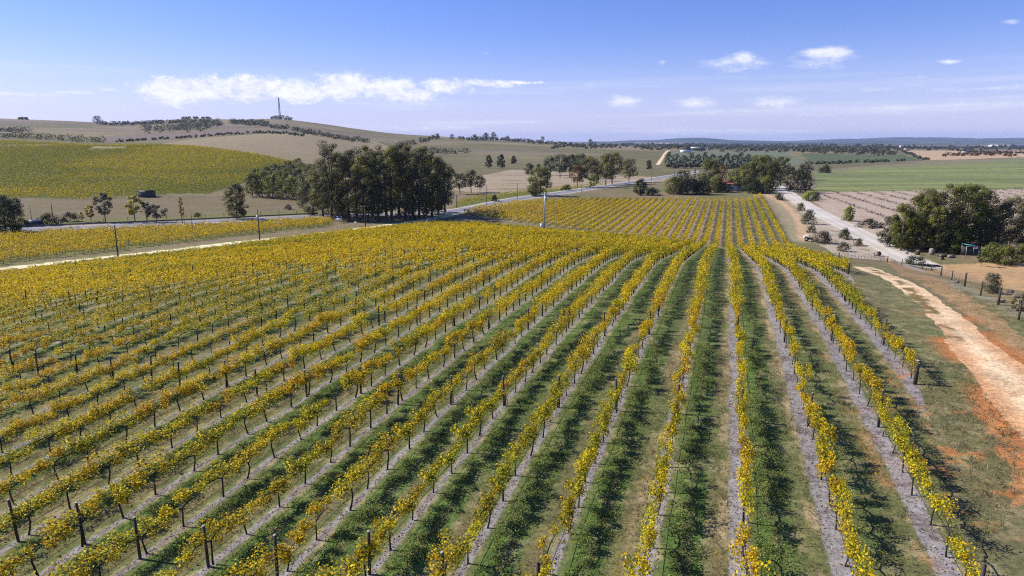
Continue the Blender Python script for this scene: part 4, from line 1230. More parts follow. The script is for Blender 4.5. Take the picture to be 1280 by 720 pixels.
belt('tree_belt', 'dark tree belt along the top of the hillside vineyard', [(-60, 173), (20, 172), (60, 174.5), (100, 177.5), (130, 178.5)], 9, 3.2, seed=1)
belt('tree_belt', 'upper dark tree belt on the left hill', [(-60, 163), (0, 164.5), (38, 165)], 7, 2.6, seed=2)
belt('tree_belt', 'thin line of trees along the left ridge', [(128, 156.5), (180, 155.5), (230, 153), (262, 152)], 4.5, 2.0, seed=3)
belt('woodland', 'dark wood on the left hill below the ridge', [(176, 163), (200, 163), (225, 162.5), (250, 161), (276, 157)], 7, 1.7, seed=4, jit=5)
belt('woodland', 'upper part of the wood below the left ridge', [(226, 158.5), (250, 157), (276, 155)], 6, 1.7, seed=14, jit=4)
belt('tree_belt', 'tree line descending from the mast hill', [(290, 155), (320, 156.5), (350, 160.5), (380, 166), (410, 171.5), (440, 176), (460, 178)], 6, 1.9, seed=5, jit=2)
belt('tree_belt', 'clump of trees left of the mast', [(290, 153), (320, 153.5), (336, 155)], 4, 1.6, seed=6)
belt('hedge_line', 'scrub line above the pale sloping field', [(140, 178), (220, 173), (290, 168), (320, 166.5), (345, 166.5), (380, 169.5)], 3, 2.2, seed=7, gap=.3)
belt('tree_belt', 'trees around the foot of the mast', [(341, 147.8), (350, 147.2), (363, 148.3)], 4.8, 2.0, seed=8, gap=.15)
belt('tree_belt', 'tree line climbing the middle hill', [(505, 181), (520, 180), (532, 176.5), (548, 172.5)], 6, 2.2, seed=9)
belt('tree_belt', 'dark trees below the grassy middle hill', [(534, 190), (556, 191.5), (575, 192.5), (588, 191)], 7, 3.2, seed=10)
belt('tree_belt', 'skyline trees of the middle ridge', [(575, 174.5), (600, 175), (620, 175), (650, 177), (700, 181), (730, 183)], 4, 2.4, seed=11, gap=.2)
belt('tree_belt', 'tiny trees on the left skyline', [(24, 147.5), (36, 148)], 3, 1.4, seed=12)
belt('tree_belt', 'tiny trees on the round hilltop', [(228, 147.5), (242, 147), (258, 147), (270, 148)], 2.6, 1.8, seed=13, gap=.35)
belt('woodland', 'dark woods beyond the green field', [(1000, 190), (1040, 191), (1080, 191.5), (1120, 193)], 6, 1.8, seed=15, jit=5)
belt('woodland', 'bluish woods of the plain above the farm', [(800, 186), (850, 186), (900, 187.5), (960, 188), (1010, 189), (1060, 188.5), (1110, 188)], 5, 2.0, seed=16, jit=5)
belt('woodland', 'far bluish woods on the horizon plain', [(690, 183.5), (740, 184), (800, 183), (860, 183.5), (920, 184), (980, 184.5), (1040, 185), (1100, 185), (1160, 186), (1220, 186.5), (1290, 186)], 3.2, 1.7, seed=17, jit=5)
belt('hedge_line', 'hedge along the near edge of the mid green field', [(1012, 205.5), (1050, 204), (1090, 203), (1130, 201.5)], 4, 2.6, seed=18, gap=.25)
belt('hedge_line', 'trees along the lane right of the mid green field', [(1120, 187), (1135, 193), (1150, 199), (1160, 200)], 4, 2.0, seed=19)
belt('tree_belt', 'reddish trees and scrub in the beige field', [(1180, 195), (1200, 194), (1215, 193.5), (1240, 194), (1268, 195)], 4.2, 2.2, seed=20, col='brown', jit=3)
belt('tree_belt', 'dark hedge behind the reddish scrub', [(1200, 190), (1240, 191), (1290, 192)], 2.6, 2.0, seed=21)
belt('hedge_line', 'dark hedge below the far green fields', [(836, 209.5), (870, 209), (905, 210), (930, 211)], 3.0, 2.4, seed=22, gap=0)
belt('hedge_line', 'trees along the left side of the gravel road fields', [(1008, 206), (1016, 214)], 6, 2.5, seed=24)

# dormant rows of the dry field
rg = np.random.default_rng(77); Vs, Cs = [], []
a0, a1 = at(1042, 240.5)[:2], at(1112, 262)[:2]; dd = unit((a1 - a0)[None])[0]; nn = np.array([dd[1], -dd[0]])
for j in range(-16, 20):
    for u in np.arange(-150, 260, 2.2):
        p = a0 + dd * u + nn * j * 11.0 + rg.normal(0, .35, 2)
        if rg.random() < .3 or not inside(Z_DRYV, p[:1], p[1:2])[0] or dline(GRAVEL, p[:1], p[1:2])[0] < 12: continue
        n = 16; P = np.array([p[0], p[1], float(terr(*p)) + .45]) + rg.normal(0, .5, (n, 3)) * [1, 1, .6]
        V, q = leaves(P, .5, rg); Vs.append(V); Cs.append(np.repeat(np.array([.075, .05, .045]) * rg.uniform(.7, 1.3, (n, 1)), 4, 0))
V = np.concatenate(Vs); tag(link('dormant_rows', mesh_np('dormant_rows', V, np.arange(len(V)).reshape(-1, 4), None, np.concatenate(Cs)), M_GRASS), 'dark leafless shrub rows crossing the dry pinkish field', 'shrubs', kind='stuff')
# dry grass tussocks on the bank
Vs, Cs = [], []
lo, hi = Z_BANK.min(0), Z_BANK.max(0); n = 42000; x = rg.uniform(lo[0], hi[0], n); y = rg.uniform(lo[1], hi[1], n); ok = inside(Z_BANK, x, y) & (dline(GRAVEL, x, y) > 4.5); x, y = x[ok], y[ok]
P = np.stack([x, y, terr(x, y) + rg.uniform(.05, .5, len(x))], 1); V, q = leaves(P, .28, rg, .0, asp=.4)
cl = np.where((rg.random(len(x)) < .6)[:, None], lin(206, 190, 166), lin(140, 122, 98)) * rg.uniform(.7, 1.15, (len(x), 1))
tag(link('dry_grass', mesh_np('dry_grass', V, q, None, np.repeat(cl, 4, 0)), M_GRASS), 'pale dry tussock grass on the bank beside the gravel road', 'grass', kind='stuff')


# ------------------------------------------------------------------ poles
def pole(label, px, b, tp, arm=None, box=False, mat=M_POLE, r0=.16, name='power_pole'):
    P = at(px, b); Z = proj(*P)[2]; H = (b - tp) * Z / FPX
    t_ = thing(name, label, 'pole', tuple(P), 0)
    m = MB(); m.tube([[0, 0, -.3], [0, 0, H * .5], [0, 0, H]], [r0, r0 * .88, r0 * .7], 8); m.build('shaft', mat, t_, None, 0, True)
    if arm:
        m = MB(); m.box([0, -.16, H - .35], [arm, .12, .14]); m.build('crossarm', M_POLE, t_)
        for x in (-arm * .45, 0, arm * .45):
            m = MB(); m.tube([[x, -.16, H - .28], [x, -.16, H - .05]], [.07, .05], 6); m.build('insulator', M_WHITE, t_)
    if box:
        m = MB(); m.box([.0, -.32, H * .78], [.55, .4, .8]); m.build('equipment_box', M_STEEL, t_)
    return P, H


pole('bare dark pole standing between the track and the yellow vine block', 148, 322.5, 281, r0=.17)
pole('dark pole with a small box at the edge of the near vines', 325, 303.5, 262, box=True, r0=.17)
pole('slim pole on the far verge of the highway left of the single eucalypt', 241, 290, 268.5, r0=.12)
pole('thin pole beside the slim yellow tree', 231, 284, 262, r0=.1)
pole('thin pole standing in the paddock above the white shelter', 66, 271, 255, r0=.16)
pole('thin leaning pole left of the white shelter', 39.5, 274, 257, r0=.1)
pole('pole with a long crossarm in front of the grove beside the track', 457, 288, 257, arm=2.6, r0=.17)
pole('small dark pole at the right end of the grove', 548, 272, 262, r0=.14)
pole('crossarm pole between the grove and the highway bend', 571, 260, 243, arm=2.6, r0=.17)
pole('tall thin pole on the near side of the highway bend', 608.5, 258, 233, r0=.15)
pole('pole on the near verge left of the round green tree', 646.5, 251, 229, r0=.14)
pole('slim pole on the verge right of the round green tree', 727, 241, 230, r0=.12)
pole('pole with a dark head beside the highway near the far track', 814.5, 226, 207, r0=.15)
pole('thin pole at the far end of the highway', 843, 222, 210, r0=.14)
P, H = pole('pale steel transformer pole standing on the green headland', 680.5, 284, 241, arm=1.9, mat=M_STEEL, r0=.26, name='transformer_pole')
b = MB(); b.tube([[.45, -.3, H * .80], [.45, -.3, H * .80 + 1.1]], .32, 10)
o = [x for x in bpy.data.objects if x.name.startswith('transformer_pole')][0]
b.build('transformer', M_STEEL, o, None, 0, True)
P = at(677.5, 284.5); t_ = thing('utility_cabinet', 'small white utility cabinet at the foot of the transformer pole', 'cabinet', tuple(P), .2)
b = MB(); b.box([0, 0, .65], [1.0, .8, 1.3]); b.build('body', M_WHITE, t_); b = MB(); b.box([0, 0, 1.34], [1.15, .95, .09]); b.build('lid', M_STEEL, t_)


# ------------------------------------------------------------------ fence on the hill edge
FP = [(1048, 326), (1092.5, 322.5), (1109, 328), (1127, 331.5), (1152.5, 336.5), (1164, 338.5), (1176, 345), (1189.5, 350), (1205.5, 358), (1225.5, 369.5), (1247.5, 381), (1273, 400), (1304, 420)]
pts = [at(a, b_) for a, b_ in FP]
f_ = thing('wire_fence', 'post and wire fence along the hill edge above the gravel road', 'fence', tuple(pts[0]))
for i, p in enumerate(pts):
    q_ = p - pts[0]; b = MB(); hh = 1.25 if i % 2 else 1.4; rr = .075 if i % 2 else .1
    b.tube([q_ + [0, 0, -.2], q_ + [.03, 0, hh]], [rr, rr * .9], 7); b.build('post', M_POST, f_)
L = smooth_line(np.array(pts), 2.5); L[:, 2] = terr(L[:, 0], L[:, 1])
for h in (.3, .65, 1.0, 1.15):
    b = MB(); b.tube(L - pts[0] + [0, 0, h], .005, 3); b.build('wire', M_WIRE, f_)
for i in range(4, len(L) - 3, 2):
    b = MB(); q_ = L[i] - pts[0]; b.tube([q_ + [0, 0, -.1], q_ + [0, 0, 1.1]], .022, 4); b.build('dropper', M_WIRE, f_)
# fence along the paddock
L = smooth_line([at(a, b_) for a, b_ in [(-60, 286), (40, 280), (160, 276), (280, 271), (392, 266)]], 6); L[:, 2] = terr(L[:, 0], L[:, 1])
d = np.linalg.norm(L[:, None, :2] - HIGHWAY[None, ::3], axis=2).min(1)
f_ = thing('paddock_fence', 'low timber post fence along the paddock side of the highway', 'fence', tuple(L[0]))
for p in L:
    b = MB(); q_ = p - L[0]; b.tube([q_ + [0, 0, -.2], q_ + [0, 0, 1.3]], .09, 5); b.build('post', M_POST, f_)
b = MB(); b.tube(L - L[0] + [0, 0, .6], .012, 3); b.tube(L - L[0] + [0, 0, 1.1], .012, 3); b.build('wire', M_WIRE, f_)
# guard rail on the far shoulder
dG = np.gradient(HIGHWAY, axis=0); dG /= np.linalg.norm(dG, axis=1)[:, None]; nG = np.stack([-dG[:, 1], dG[:, 0]], 1)
G = (HIGHWAY + nG * 5.6); px = 640 + 869 * G[:, 0] / G[:, 1]; G = G[(px > -60) & (px < 395)]
G = np.concatenate([G, terr(G[:, 0], G[:, 1])[:, None]], 1)
g_ = thing('guard_rail', 'dark steel guard rail along the far shoulder of the highway', 'guard rail', tuple(G[0]))
V = []; 
for p in G - G[0]: V += [p + [0, 0, .4], p + [0, 0, .86]]
ii = np.arange(len(G) * 2).reshape(-1, 2); qq = np.stack([ii[:-1, 0], ii[1:, 0], ii[1:, 1], ii[:-1, 1]], -1)
b = MB(); b.add(np.concatenate([np.array(V), np.array(V) + [0, .08, 0]]), list(map(list, qq)) + list(map(list, qq[:, ::-1] + len(V)))); b.build('rail', simple('old_guard_rail', (.10, .105, .12), .6, .3), g_)
for p in G[::2] - G[0]:
    b = MB(); b.box(p + [0, .16, .35], [.14, .14, 1.0]); b.build('post', M_POST, g_)


# ------------------------------------------------------------------ buildings
def house(label, px, b, w, d, h, rz, roof, wall, rh=1.6, name='farm_building', windows=2, hip=.0, cat='building', over=.4):
    P = at(px, b); t_ = thing(name, label, cat, tuple(P), rz)
    m = MB(); m.box([0, 0, h / 2 - .2], [w, d, h + .4]); m.build('wall', wall, t_)
    m = MB(); x, y = w / 2 + over, d / 2 + over; hx = x - hip
    v = [[-x, -y, h], [x, -y, h], [x, y, h], [-x, y, h], [-hx, 0, h + rh], [hx, 0, h + rh]]
    m.add(v, [[0, 1, 5, 4], [2, 3, 4, 5], [3, 2, 1, 0]], [[1, 2, 5], [3, 0, 4]]); m.build('roof', roof, t_)
    for i in range(windows):
        xx = (i + .5) / windows * w - w / 2
        m = MB(); m.box([xx, -d / 2 - .03, h * .55], [min(1.2, w / windows * .5), .06, 1.1]); f = m.build('window', M_GLASS, t_)
        m = MB(); m.box([xx, -d / 2 - .05, h * .55 - .62], [min(1.4, w / windows * .6), .12, .09]); m.build('sill', M_WHITE, f)
    return t_, P


t_, P = house('red tiled farmhouse half hidden by garden trees', 903, 236.5, 13, 9, 3.0, .25, M_REDROOF, M_BRICK, 2.6, 'farmhouse', 3, 3.0, 'house')
m = MB(); m.box([2, 1.5, 5.4], [.9, .7, 1.6]); m.build('chimney', M_BRICK, t_)
house('low white walled outbuilding at the right end of the farmhouse', 917, 237.5, 8, 6, 2.8, .1, M_REDROOF, M_WHITE, 1.4, 'outbuilding', 2)
t_, P = house('dark flat shed at the foot of the hillside vineyard', 184, 246, 6.4, 4.5, 3.0, -.04, M_DARKROOF, M_DARKROOF, .25, 'farm_shed', 0)
m = MB(); m.box([-1.0, -2.28, 1.25], [2.2, .08, 2.4]); m.build('door', M_DARKROOF, t_)
t_, P = house('low white roofed shelter beside the dark bush', 43, 283, 4.4, 3.2, 1.9, .05, M_PALEROOF, M_DARKROOF, .3, 'farm_shelter', 0)
# teal roofed shelter among the right trees
P = at(1211, 320); t_ = thing('open_shelter', 'open shelter with a teal roof under the large tree clump', 'shelter', tuple(P), -.15)
m = MB(); m.add([[-1.4, -1.3, 2.9], [1.6, -1.3, 2.55], [1.6, 1.3, 2.55], [-1.4, 1.3, 2.9], [-1.4, -1.3, 2.96], [1.6, -1.3, 2.61], [1.6, 1.3, 2.61], [-1.4, 1.3, 2.96]], [[3, 2, 1, 0], [4, 5, 6, 7], [0, 1, 5, 4], [1, 2, 6, 5], [2, 3, 7, 6], [3, 0, 4, 7]]); m.build('roof', M_TEAL, t_)
for x, y in ((-1.3, -1.2), (1.5, -1.2), (-1.3, 1.2), (1.5, 1.2)):
    m = MB(); m.tube([[x, y, -.2], [x, y, 2.6]], .06, 6); m.build('post', M_STEEL, t_)
m = MB(); m.box([0, 1.1, 1.1], [2.6, .1, 2.2]); m.build('back_wall', M_DARKROOF, t_)
house('white far homestead with a dark roof above the windbreak', 857, 190.5, 16, 12, 5, .3, M_DARKROOF, M_WHITE, 4, 'homestead', 2)
house('long pale roofed shed right of the white homestead', 872, 188, 26, 12, 4, .1, M_PALEROOF, M_DARKROOF, 3, 'machinery_shed', 0)
house('long white glasshouse at the right edge of the far plain', 1262, 183.3, 190, 30, 6, 0, M_WHITE, M_WHITE, 3, 'glasshouse', 0)
house('small pale building beside the lane beyond the green field', 1133, 188.5, 14, 9, 4, .2, M_PALEROOF, M_BRICK, 2, 'packing_shed', 2)
house('small pale cottage among the scrub in the beige field', 1205, 192, 9, 7, 3, 0, M_PALEROOF, M_BRICK, 2, 'cottage', 2)
P = at(1125, 187.5); t_ = thing('silo', 'slim pale silo beside the far lane', 'silo', tuple(P)); m = MB(); m.tube([[0, 0, -1], [0, 0, 13]], 2.8, 12); m.build('body', M_WHITE, t_, None, 0, True); m = MB(); m.tube([[0, 0, 13], [0, 0, 15.5]], [2.9, .3], 12); m.build('cap', M_PALEROOF, t_, None, 0, True)

# lattice mast on the hill
P = at(350, 147.6); Z = proj(*P)[2]; H = 27 * Z / FPX
t_ = thing('radio_mast', 'tall lattice radio mast on the hilltop', 'mast', tuple(P))
def mw(z): return 4.4 * (1 - z / H * .55)
cor = [(-1, -1), (1, -1), (1, 1), (-1, 1)]
for cx, cy in cor:
    m = MB(); m.tube([[cx * mw(z) / 2, cy * mw(z) / 2, z] for z in np.linspace(-1, H * .96, 9)], .5, 5); m.build('leg', M_MAST, t_)
m = MB(); zz = np.linspace(0, H * .96, 22)
for z0, z1 in zip(zz[:-1], zz[1:]):
    for i in range(4):
        a, c_ = cor[i], cor[(i + 1) % 4]
        m.tube([[a[0] * mw(z0) / 2, a[1] * mw(z0) / 2, z0], [c_[0] * mw(z1) / 2, c_[1] * mw(z1) / 2, z1]], .13, 3, False)
        m.tube([[a[0] * mw(z1) / 2, a[1] * mw(z1) / 2, z1], [c_[0] * mw(z1) / 2, c_[1] * mw(z1) / 2, z1]], .13, 3, False)
m.build('bracing', M_MAST, t_)
for z, rr in ((H * .72, 1.3), (H * .55, 1.6)):
    m = MB(); m.tube([[0, -mw(z) / 2 - .2, z], [0, -mw(z) / 2 - 1.2, z]], [rr, rr * .8], 12); m.build('dish', M_WHITE, t_)
m = MB(); m.tube([[0, 0, H * .9], [0, 0, H]], [.5, .25], 6); m.build('antenna', M_MAST, t_)
house('small pale equipment hut beside the radio mast', 357, 147.8, 8, 6, 4, 0, M_PALEROOF, M_WHITE, 1.2, 'equipment_hut', 0)


# ------------------------------------------------------------------ machine, car, stumps, boards
def vehicle(label, px, b, rz, car, body, name, cat):
    P = at(px, b); t_ = thing(name, label, cat, (P[0], P[1], P[2] + .02), rz); t_.scale = (1, 1, 1) if car else (.78, .78, .78)
    if car:
        m = MB(); m.box([0, 0, .62], [1.75, 4.2, .62], top=.96); m.build('body', body, t_)
        m = MB(); m.box([0, -.15, 1.2], [1.6, 2.3, .55], top=.8); cb = m.build('cabin', M_GLASS, t_)
        m = MB(); m.box([0, -.15, 1.49], [1.28, 1.8, .05]); m.build('roof', body, cb)
        for sx in (-.78, .78):
            for sy in (-1.3, 1.3):
                m = MB(); m.disc_x([sx, sy, .32], .32, .22); w = m.build('wheel', M_TYRE, t_); m = MB(); m.disc_x([sx * 1.12, sy, .32], .18, .06, 10); m.build('rim', M_STEEL, w)
            m = MB(); m.box([sx * .72, 2.1, .7], [.35, .08, .16]); m.build('headlight', M_WHITE, t_)
    else:
        m = MB(); m.box([0, .75, 1.0], [.85, 1.5, .75], top=.9); m.build('bonnet', M_TYRE, t_)
        m = MB(); m.box([0, -.6, .95], [1.1, 1.3, .7]); m.build('seat_deck', M_TYRE, t_)
        for sx in (-.65, .65):
            for sy in (-1.1, .05):
                m = MB(); m.tube([[sx, sy, 1.1], [sx * .9, sy, 2.15]], .05, 5); m.build('cab_post', M_STEEL, t_)
        m = MB(); m.box([0, -.5, 2.2], [1.6, 1.7, .16], top=.9); m.build('canopy', body, t_)
        m = MB(); m.box([0, -1.5, 1.35], [1.5, .9, 1.1], top=.85); m.build('spray_tank', body, t_)
        for sx in (-.8, .8):
            for sy, rr in ((-.75, .7), (1.2, .42)):
                m = MB(); m.disc_x([sx, sy, rr], rr, .36); w = m.build('wheel', M_TYRE, t_); m = MB(); m.disc_x([sx * 1.16, sy, rr], rr * .5, .12, 10); m.build('rim', M_STEEL, w)


vehicle('small black tractor with a white canopy and tank at the orange path', 1011, 301.5, -2.0, False, M_WHITE, 'tractor', 'tractor')
vehicle('white car at the far end of the gravel road by the farm trees', 970, 232.5, .25, True, M_WHITE, 'parked_car', 'car')


def stump(label, px, b, h, r, mat, rz=0., lying=False, name='tree_stump', cat='stump'):
    P = at(px, b); t_ = thing(name, label, cat, tuple(P), rz)
    m = MB()
    if lying: m.tube([[-h / 2, 0, r * .9], [h / 2, 0, r * .9]], [r, r * .94], 14); m.build('body', mat, t_, None, 0, True)
    else: m.tube([[0, 0, -.2], [.02, 0, h * .5], [.03, .02, h * .93], [.03, .02, h]], [r * 1.12, r, r * .97, r * .75], 12); m.build('body', mat, t_, None, 0, True)
    m = MB()
    if lying: m.tube([[-h / 2 - .03, 0, r * .9], [-h / 2, 0, r * .9]], r * .8, 12); m.build('end_face', M_STUMP, t_)
    else: m.tube([[.03, .02, h], [.03, .02, h + .03]], r * .7, 12); m.build('cut_top', M_POSTTOP, t_)


stump('round brown bale lying on the fence line by the road bend', 1097, 320, 1.1, .62, M_DTRUNK, .5, True, 'round_bale', 'bale')
stump('short pale stump beside the gravel road, left of three', 1133, 318, .9, .42, M_STUMP)
stump('short dark stump beside the gravel road, middle of three', 1147, 318.5, 1.1, .5, M_DTRUNK)
stump('tallest pale stump beside the gravel road under the clump', 1164, 318.5, 1.55, .62, M_STUMP)
for i, (px, b_, l, r_) in enumerate([(1181, 321, 2.2, .35), (1189, 322, 1.8, .4), (1177, 324, 1.4, .28)]):
    stump(['dark log lying behind the orange soil', 'thick grey log beside the dark log', 'short log in front of the dark log'][i], px, b_, l, r_, [M_DTRUNK, M_STUMP, M_DTRUNK][i], .3 * i, True, 'fallen_log', 'log')
rg = np.random.default_rng(9)
for i, (px, b_) in enumerate([(1196, 354), (1172, 321), (1206, 322), (1270, 372), (1252, 378), (1277, 380), (1262, 366)]):
    P = at(px, b_); v = unit(rg.normal(size=(26, 3))) * rg.uniform(.75, 1, (26, 1)) * np.array([.4, .32, .24])
    import bmesh
    bm = bmesh.new()
    for p in v: bm.verts.new(p)
    bmesh.ops.convex_hull(bm, input=bm.verts); me = bpy.data.meshes.new('rock'); bm.to_mesh(me); bm.free()
    o = link('rock', me, M_ROCK, None, tuple(P + [0, 0, .12]))
    tag(o, ['small dark rock beside the fence on the orange soil', 'grey rock at the foot of the tree clump', 'grey rock by the teal roofed shelter', 'pale rock nearest the right edge above the sapling', 'low rock behind the grey shrub', 'flat rock at the right edge by the sapling', 'rounded rock higher on the orange bank'][i], 'rock')

# boards at the farm entrance
P = at(424.5, 279); t_ = thing('entrance_sign', 'white entrance sign with a blue top on two posts', 'sign', tuple(P), .1)
for x in (-.8, .8):
    m = MB(); m.tube([[x, 0, -.2], [x, 0, 2.4]], .06, 6); m.build('post', M_STEEL, t_)
m = MB(); m.box([0, -.08, 1.25], [1.8, .05, 1.1]); m.build('panel', M_WHITE, t_); m = MB(); m.box([0, -.08, 2.05], [2.0, .06, .5]); m.build('header', M_BLUE, t_)
for l, px, b_ in (('white letterbox on a post beside the track entrance', 445, 283), ):
    P = at(px, b_); t_ = thing('letterbox', l, 'letterbox', tuple(P)); m = MB(); m.tube([[0, 0, -.1], [0, 0, 1.0]], .06, 6); m.build('post', M_POST, t_); m = MB(); m.box([0, 0, 1.25], [.8, .6, .55]); m.build('box', M_WHITE, t_)
P = at(515.5, 278); t_ = thing('marker_post', 'short dark marker post with a blue cap at the end of the track', 'post', tuple(P)); m = MB(); m.tube([[0, 0, -.1], [0, 0, 1.5]], .1, 6); m.build('shaft', M_POST, t_); m = MB(); m.box([0, 0, 1.62], [.5, .3, .3]); m.build('cap', M_BLUE, t_)

# ------------------------------------------------------------------ light, sky, air
sh = np.array([1.6, -.50]); SUN_AZ = math.atan2(-sh[0], -sh[1]); SUN_EL = R(38)      # azimuth clockwise from +Y
sd = Vector((math.sin(SUN_AZ) * math.cos(SUN_EL), math.cos(SUN_AZ) * math.cos(SUN_EL), math.sin(SUN_EL)))
sl = bpy.data.lights.new('sun', 'SUN'); sl.energy = 5.0; sl.angle = R(.55); sl.color = (1, .945, .86)
so = bpy.data.objects.new('sun', sl); COL.objects.link(so); so.rotation_euler = (-sd).to_track_quat('-Z', 'Y').to_euler()

wd = bpy.data.worlds.new('World'); sc.world = wd; wd.use_nodes = True
nt = wd.node_tree; nt.nodes.clear()
out = node(nt, 'ShaderNodeOutputWorld'); bg = node(nt, 'ShaderNodeBackground', Strength=.09)
sky = node(nt, 'ShaderNodeTexSky', _sky_type='NISHITA'); sky.sun_disc = False; sky.sun_elevation = SUN_EL; sky.sun_rotation = SUN_AZ
sky.altitude = 300; sky.air_density = 1.0; sky.dust_density = .2; sky.ozone_density = 4.0
tc = node(nt, 'ShaderNodeTexCoord'); sep = node(nt, 'ShaderNodeSeparateXYZ'); nt.links.new(tc.outputs['Generated'], sep.inputs[0])


def mth(op, a, b=None, c=None, clamp=False):
    n = node(nt, 'ShaderNodeMath', _operation=op, _use_clamp=clamp)
    for i, v in enumerate((a, b, c)):
        if v is None: continue
        if isinstance(v, (int, float)): n.inputs[i].default_value = v
        else: nt.links.new(v, n.inputs[i])
    return n.outputs[0]


AZ = mth('ARCTAN2', sep.outputs['X'], sep.outputs['Y']); EL = mth('ARCSINE', sep.outputs['Z'])
AZd = mth('MULTIPLY', AZ, 180 / math.pi); ELd = mth('MULTIPLY', EL, 180 / math.pi)


def noise(sx, sy, detail, rough, off=0.0, dist=0.0):
    cb = node(nt, 'ShaderNodeCombineXYZ'); nt.links.new(mth('MULTIPLY', AZd, sx), cb.inputs[0]); nt.links.new(mth('MULTIPLY', ELd, sy), cb.inputs[1]); cb.inputs[2].default_value = off
    n = node(nt, 'ShaderNodeTexNoise', Scale=1.0, Detail=detail, Roughness=rough, Distortion=dist); nt.links.new(cb.outputs[0], n.inputs['Vector'])
    return n.outputs['Fac']


N1 = noise(.42, .75, 10, .68, 1.3, .35); N2 = mth('ADD', mth('MULTIPLY', noise(.3, 1.3, 9, .66, 7.7, .6), .6), mth('MULTIPLY', noise(1.1, 3.2, 8, .66, 2.7, .6), .4))


def azel(px, py):
    d = ray(px, py); d = d / np.linalg.norm(d)
    return math.degrees(math.atan2(d[0], d[1])), math.degrees(math.asin(d[2]))


# clouds: (px, py, half width, half height, strength)
BIG = [(215, 113, 50, 19, 1), (262, 112, 52, 17, 1), (320, 111, 48, 17, .95), (372, 114, 50, 15, .9), (430, 107, 48, 18, 1), (488, 112, 55, 17, 1), (520, 120, 40, 13, .8), (560, 107, 52, 11, .9), (610, 105, 48, 5.5, .8), (655, 103.5, 32, 2.5, .6)]
SMALL = [(25, 118, 45, 4, .7), (85, 115, 35, 3, .55), (135, 112, 16, 3.5, .5), (930, 72, 18, 9, 1), (918, 79, 48, 12, .42), (1033, 66, 36, 8, 1), (1030, 76, 46, 14, .4), (783, 127, 32, 9, .7), (870, 129, 34, 9, .75), (970, 127.5, 44, 9, .8),
         (1186, 77, 15, 3, .7), (1265, 28, 13, 3, .55), (735, 107, 30, 6, .35), (1150, 97, 60, 3, .3), (1240, 110, 70, 3.5, .4), (828, 78, 8, 5, .4), (1088, 134, 14, 5, .3), (606, 66, 10, 2.5, .35), (1090, 112, 90, 3, .28), (1255, 70, 50, 3, .25)]


def cloudset(lst, amp, NZ):
    acc = None
    for px, py, w, h, s in lst:
        a0, e0 = azel(px, py); w_, h_ = w / FPX * 57.3 * .97, h / FPX * 57.3 * 1.12
        dx = mth('MULTIPLY_ADD', AZd, 1 / w_, -a0 / w_); dy = mth('MULTIPLY_ADD', ELd, 1 / h_, -e0 / h_)
        d2 = mth('ADD', mth('MULTIPLY', dx, dx), mth('MULTIPLY', dy, dy))
        f = mth('MULTIPLY', mth('SUBTRACT', 1.0, mth('SQRT', d2), clamp=True), s)
        acc = f if acc is None else mth('MAXIMUM', acc, f)
    return acc


N1b = noise(1.5, 2.3, 8, .66, 4.4, .3); N1c = mth('ADD', mth('MULTIPLY', N1, .55), mth('MULTIPLY', N1b, .45)); big = cloudset(BIG, 1, N1); small = cloudset(SMALL, 1, N2)


def cover(f, NZ, lo, hi, k):
    v = mth('ADD', f, mth('MULTIPLY', mth('SUBTRACT', NZ, .5), k))
    n = node(nt, 'ShaderNodeMapRange', _interpolation_type='SMOOTHSTEP'); n.inputs['From Min'].default_value = lo; n.inputs['From Max'].default_value = hi
    nt.links.new(v, n.inputs['Value'])
    return mth('MULTIPLY', n.outputs['Result'], mth('MULTIPLY', f, 14.0, clamp=True))


cb_ = cover(big, N1c, .04, .66, 2.3); cs_ = mth('MULTIPLY', cover(small, N2, .03, .85, 1.9), .95)
# thin veil streaks low above the left hills and towards the horizon
N3 = noise(.05, 1.1, 5, .55, 3.1, .2)
veil = node(nt, 'ShaderNodeMapRange', _interpolation_type='SMOOTHSTEP'); veil.inputs['From Min'].default_value = .46; veil.inputs['From Max'].default_value = .72; nt.links.new(N3, veil.inputs['Value'])
low = node(nt, 'ShaderNodeMapRange', _interpolation_type='SMOOTHSTEP'); low.inputs['From Min'].default_value = 6.5; low.inputs['From Max'].default_value = 1.0; nt.links.new(ELd, low.inputs['Value'])
vl = mth('MULTIPLY', mth('MULTIPLY', veil.outputs['Result'], low.outputs['Result']), .5)
mask = mth('MAXIMUM', mth('MAXIMUM', cb_, cs_), vl, clamp=True)
mask = mth('MULTIPLY', mask, mth('GREATER_THAN', ELd, -1.0))
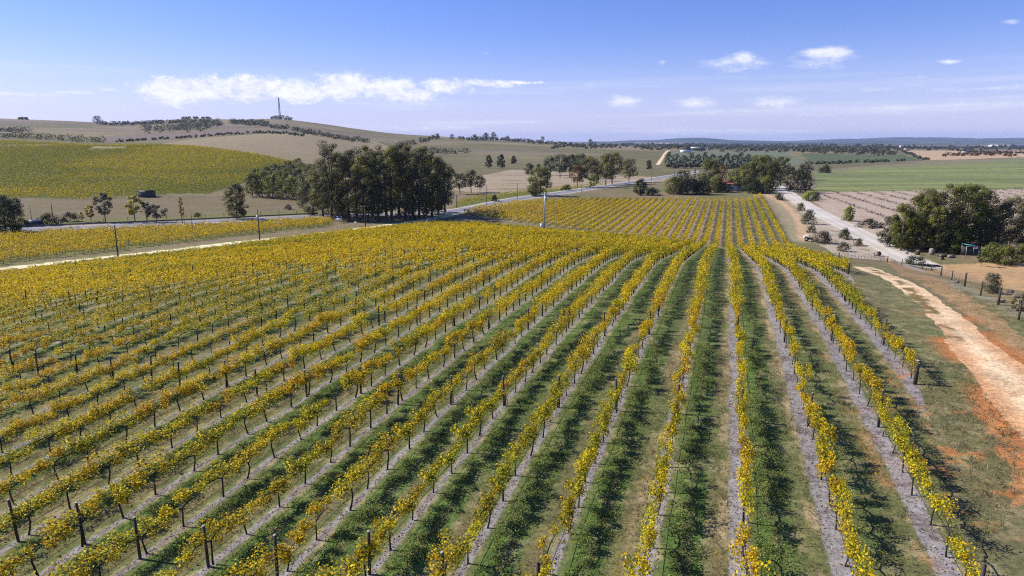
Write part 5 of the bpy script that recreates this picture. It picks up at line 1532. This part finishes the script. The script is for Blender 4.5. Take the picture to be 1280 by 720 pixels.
# cloud shading: brighter tops
shd = node(nt, 'ShaderNodeMix', _data_type='RGBA'); shd.inputs['A'].default_value = (6.3, 6.7, 8.4, 1); shd.inputs['B'].default_value = (9.8, 9.8, 9.8, 1)
nt.links.new(mth('MULTIPLY_ADD', N1c, 3.2, -1.1, clamp=True), shd.inputs['Factor'])
tint = node(nt, 'ShaderNodeMix', _data_type='RGBA', _blend_type='MULTIPLY'); tint.inputs['Factor'].default_value = 1; tint.inputs['B'].default_value = (1.05, .87, 1.27, 1)
hsv = node(nt, 'ShaderNodeHueSaturation', Saturation=1.2, Value=1.06); nt.links.new(sky.outputs['Color'], hsv.inputs['Color'])
hz_ = node(nt, 'ShaderNodeMapRange', _interpolation_type='SMOOTHERSTEP'); hz_.inputs['From Min'].default_value = 9.; hz_.inputs['From Max'].default_value = -1.; hz_.inputs['To Max'].default_value = .55; nt.links.new(ELd, hz_.inputs['Value'])
hm = node(nt, 'ShaderNodeMix', _data_type='RGBA'); hm.inputs['B'].default_value = (5.4, 6.0, 9.2, 1); nt.links.new(hz_.outputs['Result'], hm.inputs['Factor']); nt.links.new(hsv.outputs['Color'], tint.inputs['A'])
mixs = node(nt, 'ShaderNodeMix', _data_type='RGBA'); nt.links.new(mask, mixs.inputs['Factor']); nt.links.new(tint.outputs['Result'], hm.inputs['A']); nt.links.new(hm.outputs['Result'], mixs.inputs['A']); nt.links.new(shd.outputs['Result'], mixs.inputs['B'])
nt.links.new(mixs.outputs['Result'], bg.inputs['Color']); nt.links.new(bg.outputs['Background'], out.inputs['Surface'])

# the air
HZ = True
if HZ:
    m, nt2 = newmat('air'); o2 = node(nt2, 'ShaderNodeOutputMaterial'); pv = node(nt2, 'ShaderNodeVolumePrincipled', Density=4.4e-5, Anisotropy=.1)
    pv.inputs['Color'].default_value = (.52, .66, 1.0, 1); nt2.links.new(pv.outputs['Volume'], o2.inputs['Volume'])
    zlo, zhi = float(GZ.min()) - 1, 215.0; xs = 23000.
    b = MB(); b.box([0, 0, (zlo + zhi) / 2], [2 * xs, 2 * xs, zhi - zlo])
    tag(b.build('haze', m), 'thin blue haze over the valley', kind='stuff')

# ------------------------------------------------------------------ render settings
sc.render.engine = 'CYCLES'
sc.cycles.use_denoising = False; sc.cycles.filter_width = 1.1
try: sc.cycles.denoiser = 'OPENIMAGEDENOISE'
except Exception: pass
sc.cycles.max_bounces = 5; sc.cycles.diffuse_bounces = 3; sc.cycles.glossy_bounces = 2; sc.cycles.transmission_bounces = 3; sc.cycles.volume_bounces = 1
sc.cycles.use_adaptive_sampling = True; sc.cycles.adaptive_threshold = .02
sc.view_settings.view_transform = 'Standard'; sc.view_settings.look = 'None'; sc.view_settings.gamma = 1.0; sc.view_settings.exposure = 0.37
sc.view_settings.use_curve_mapping = False
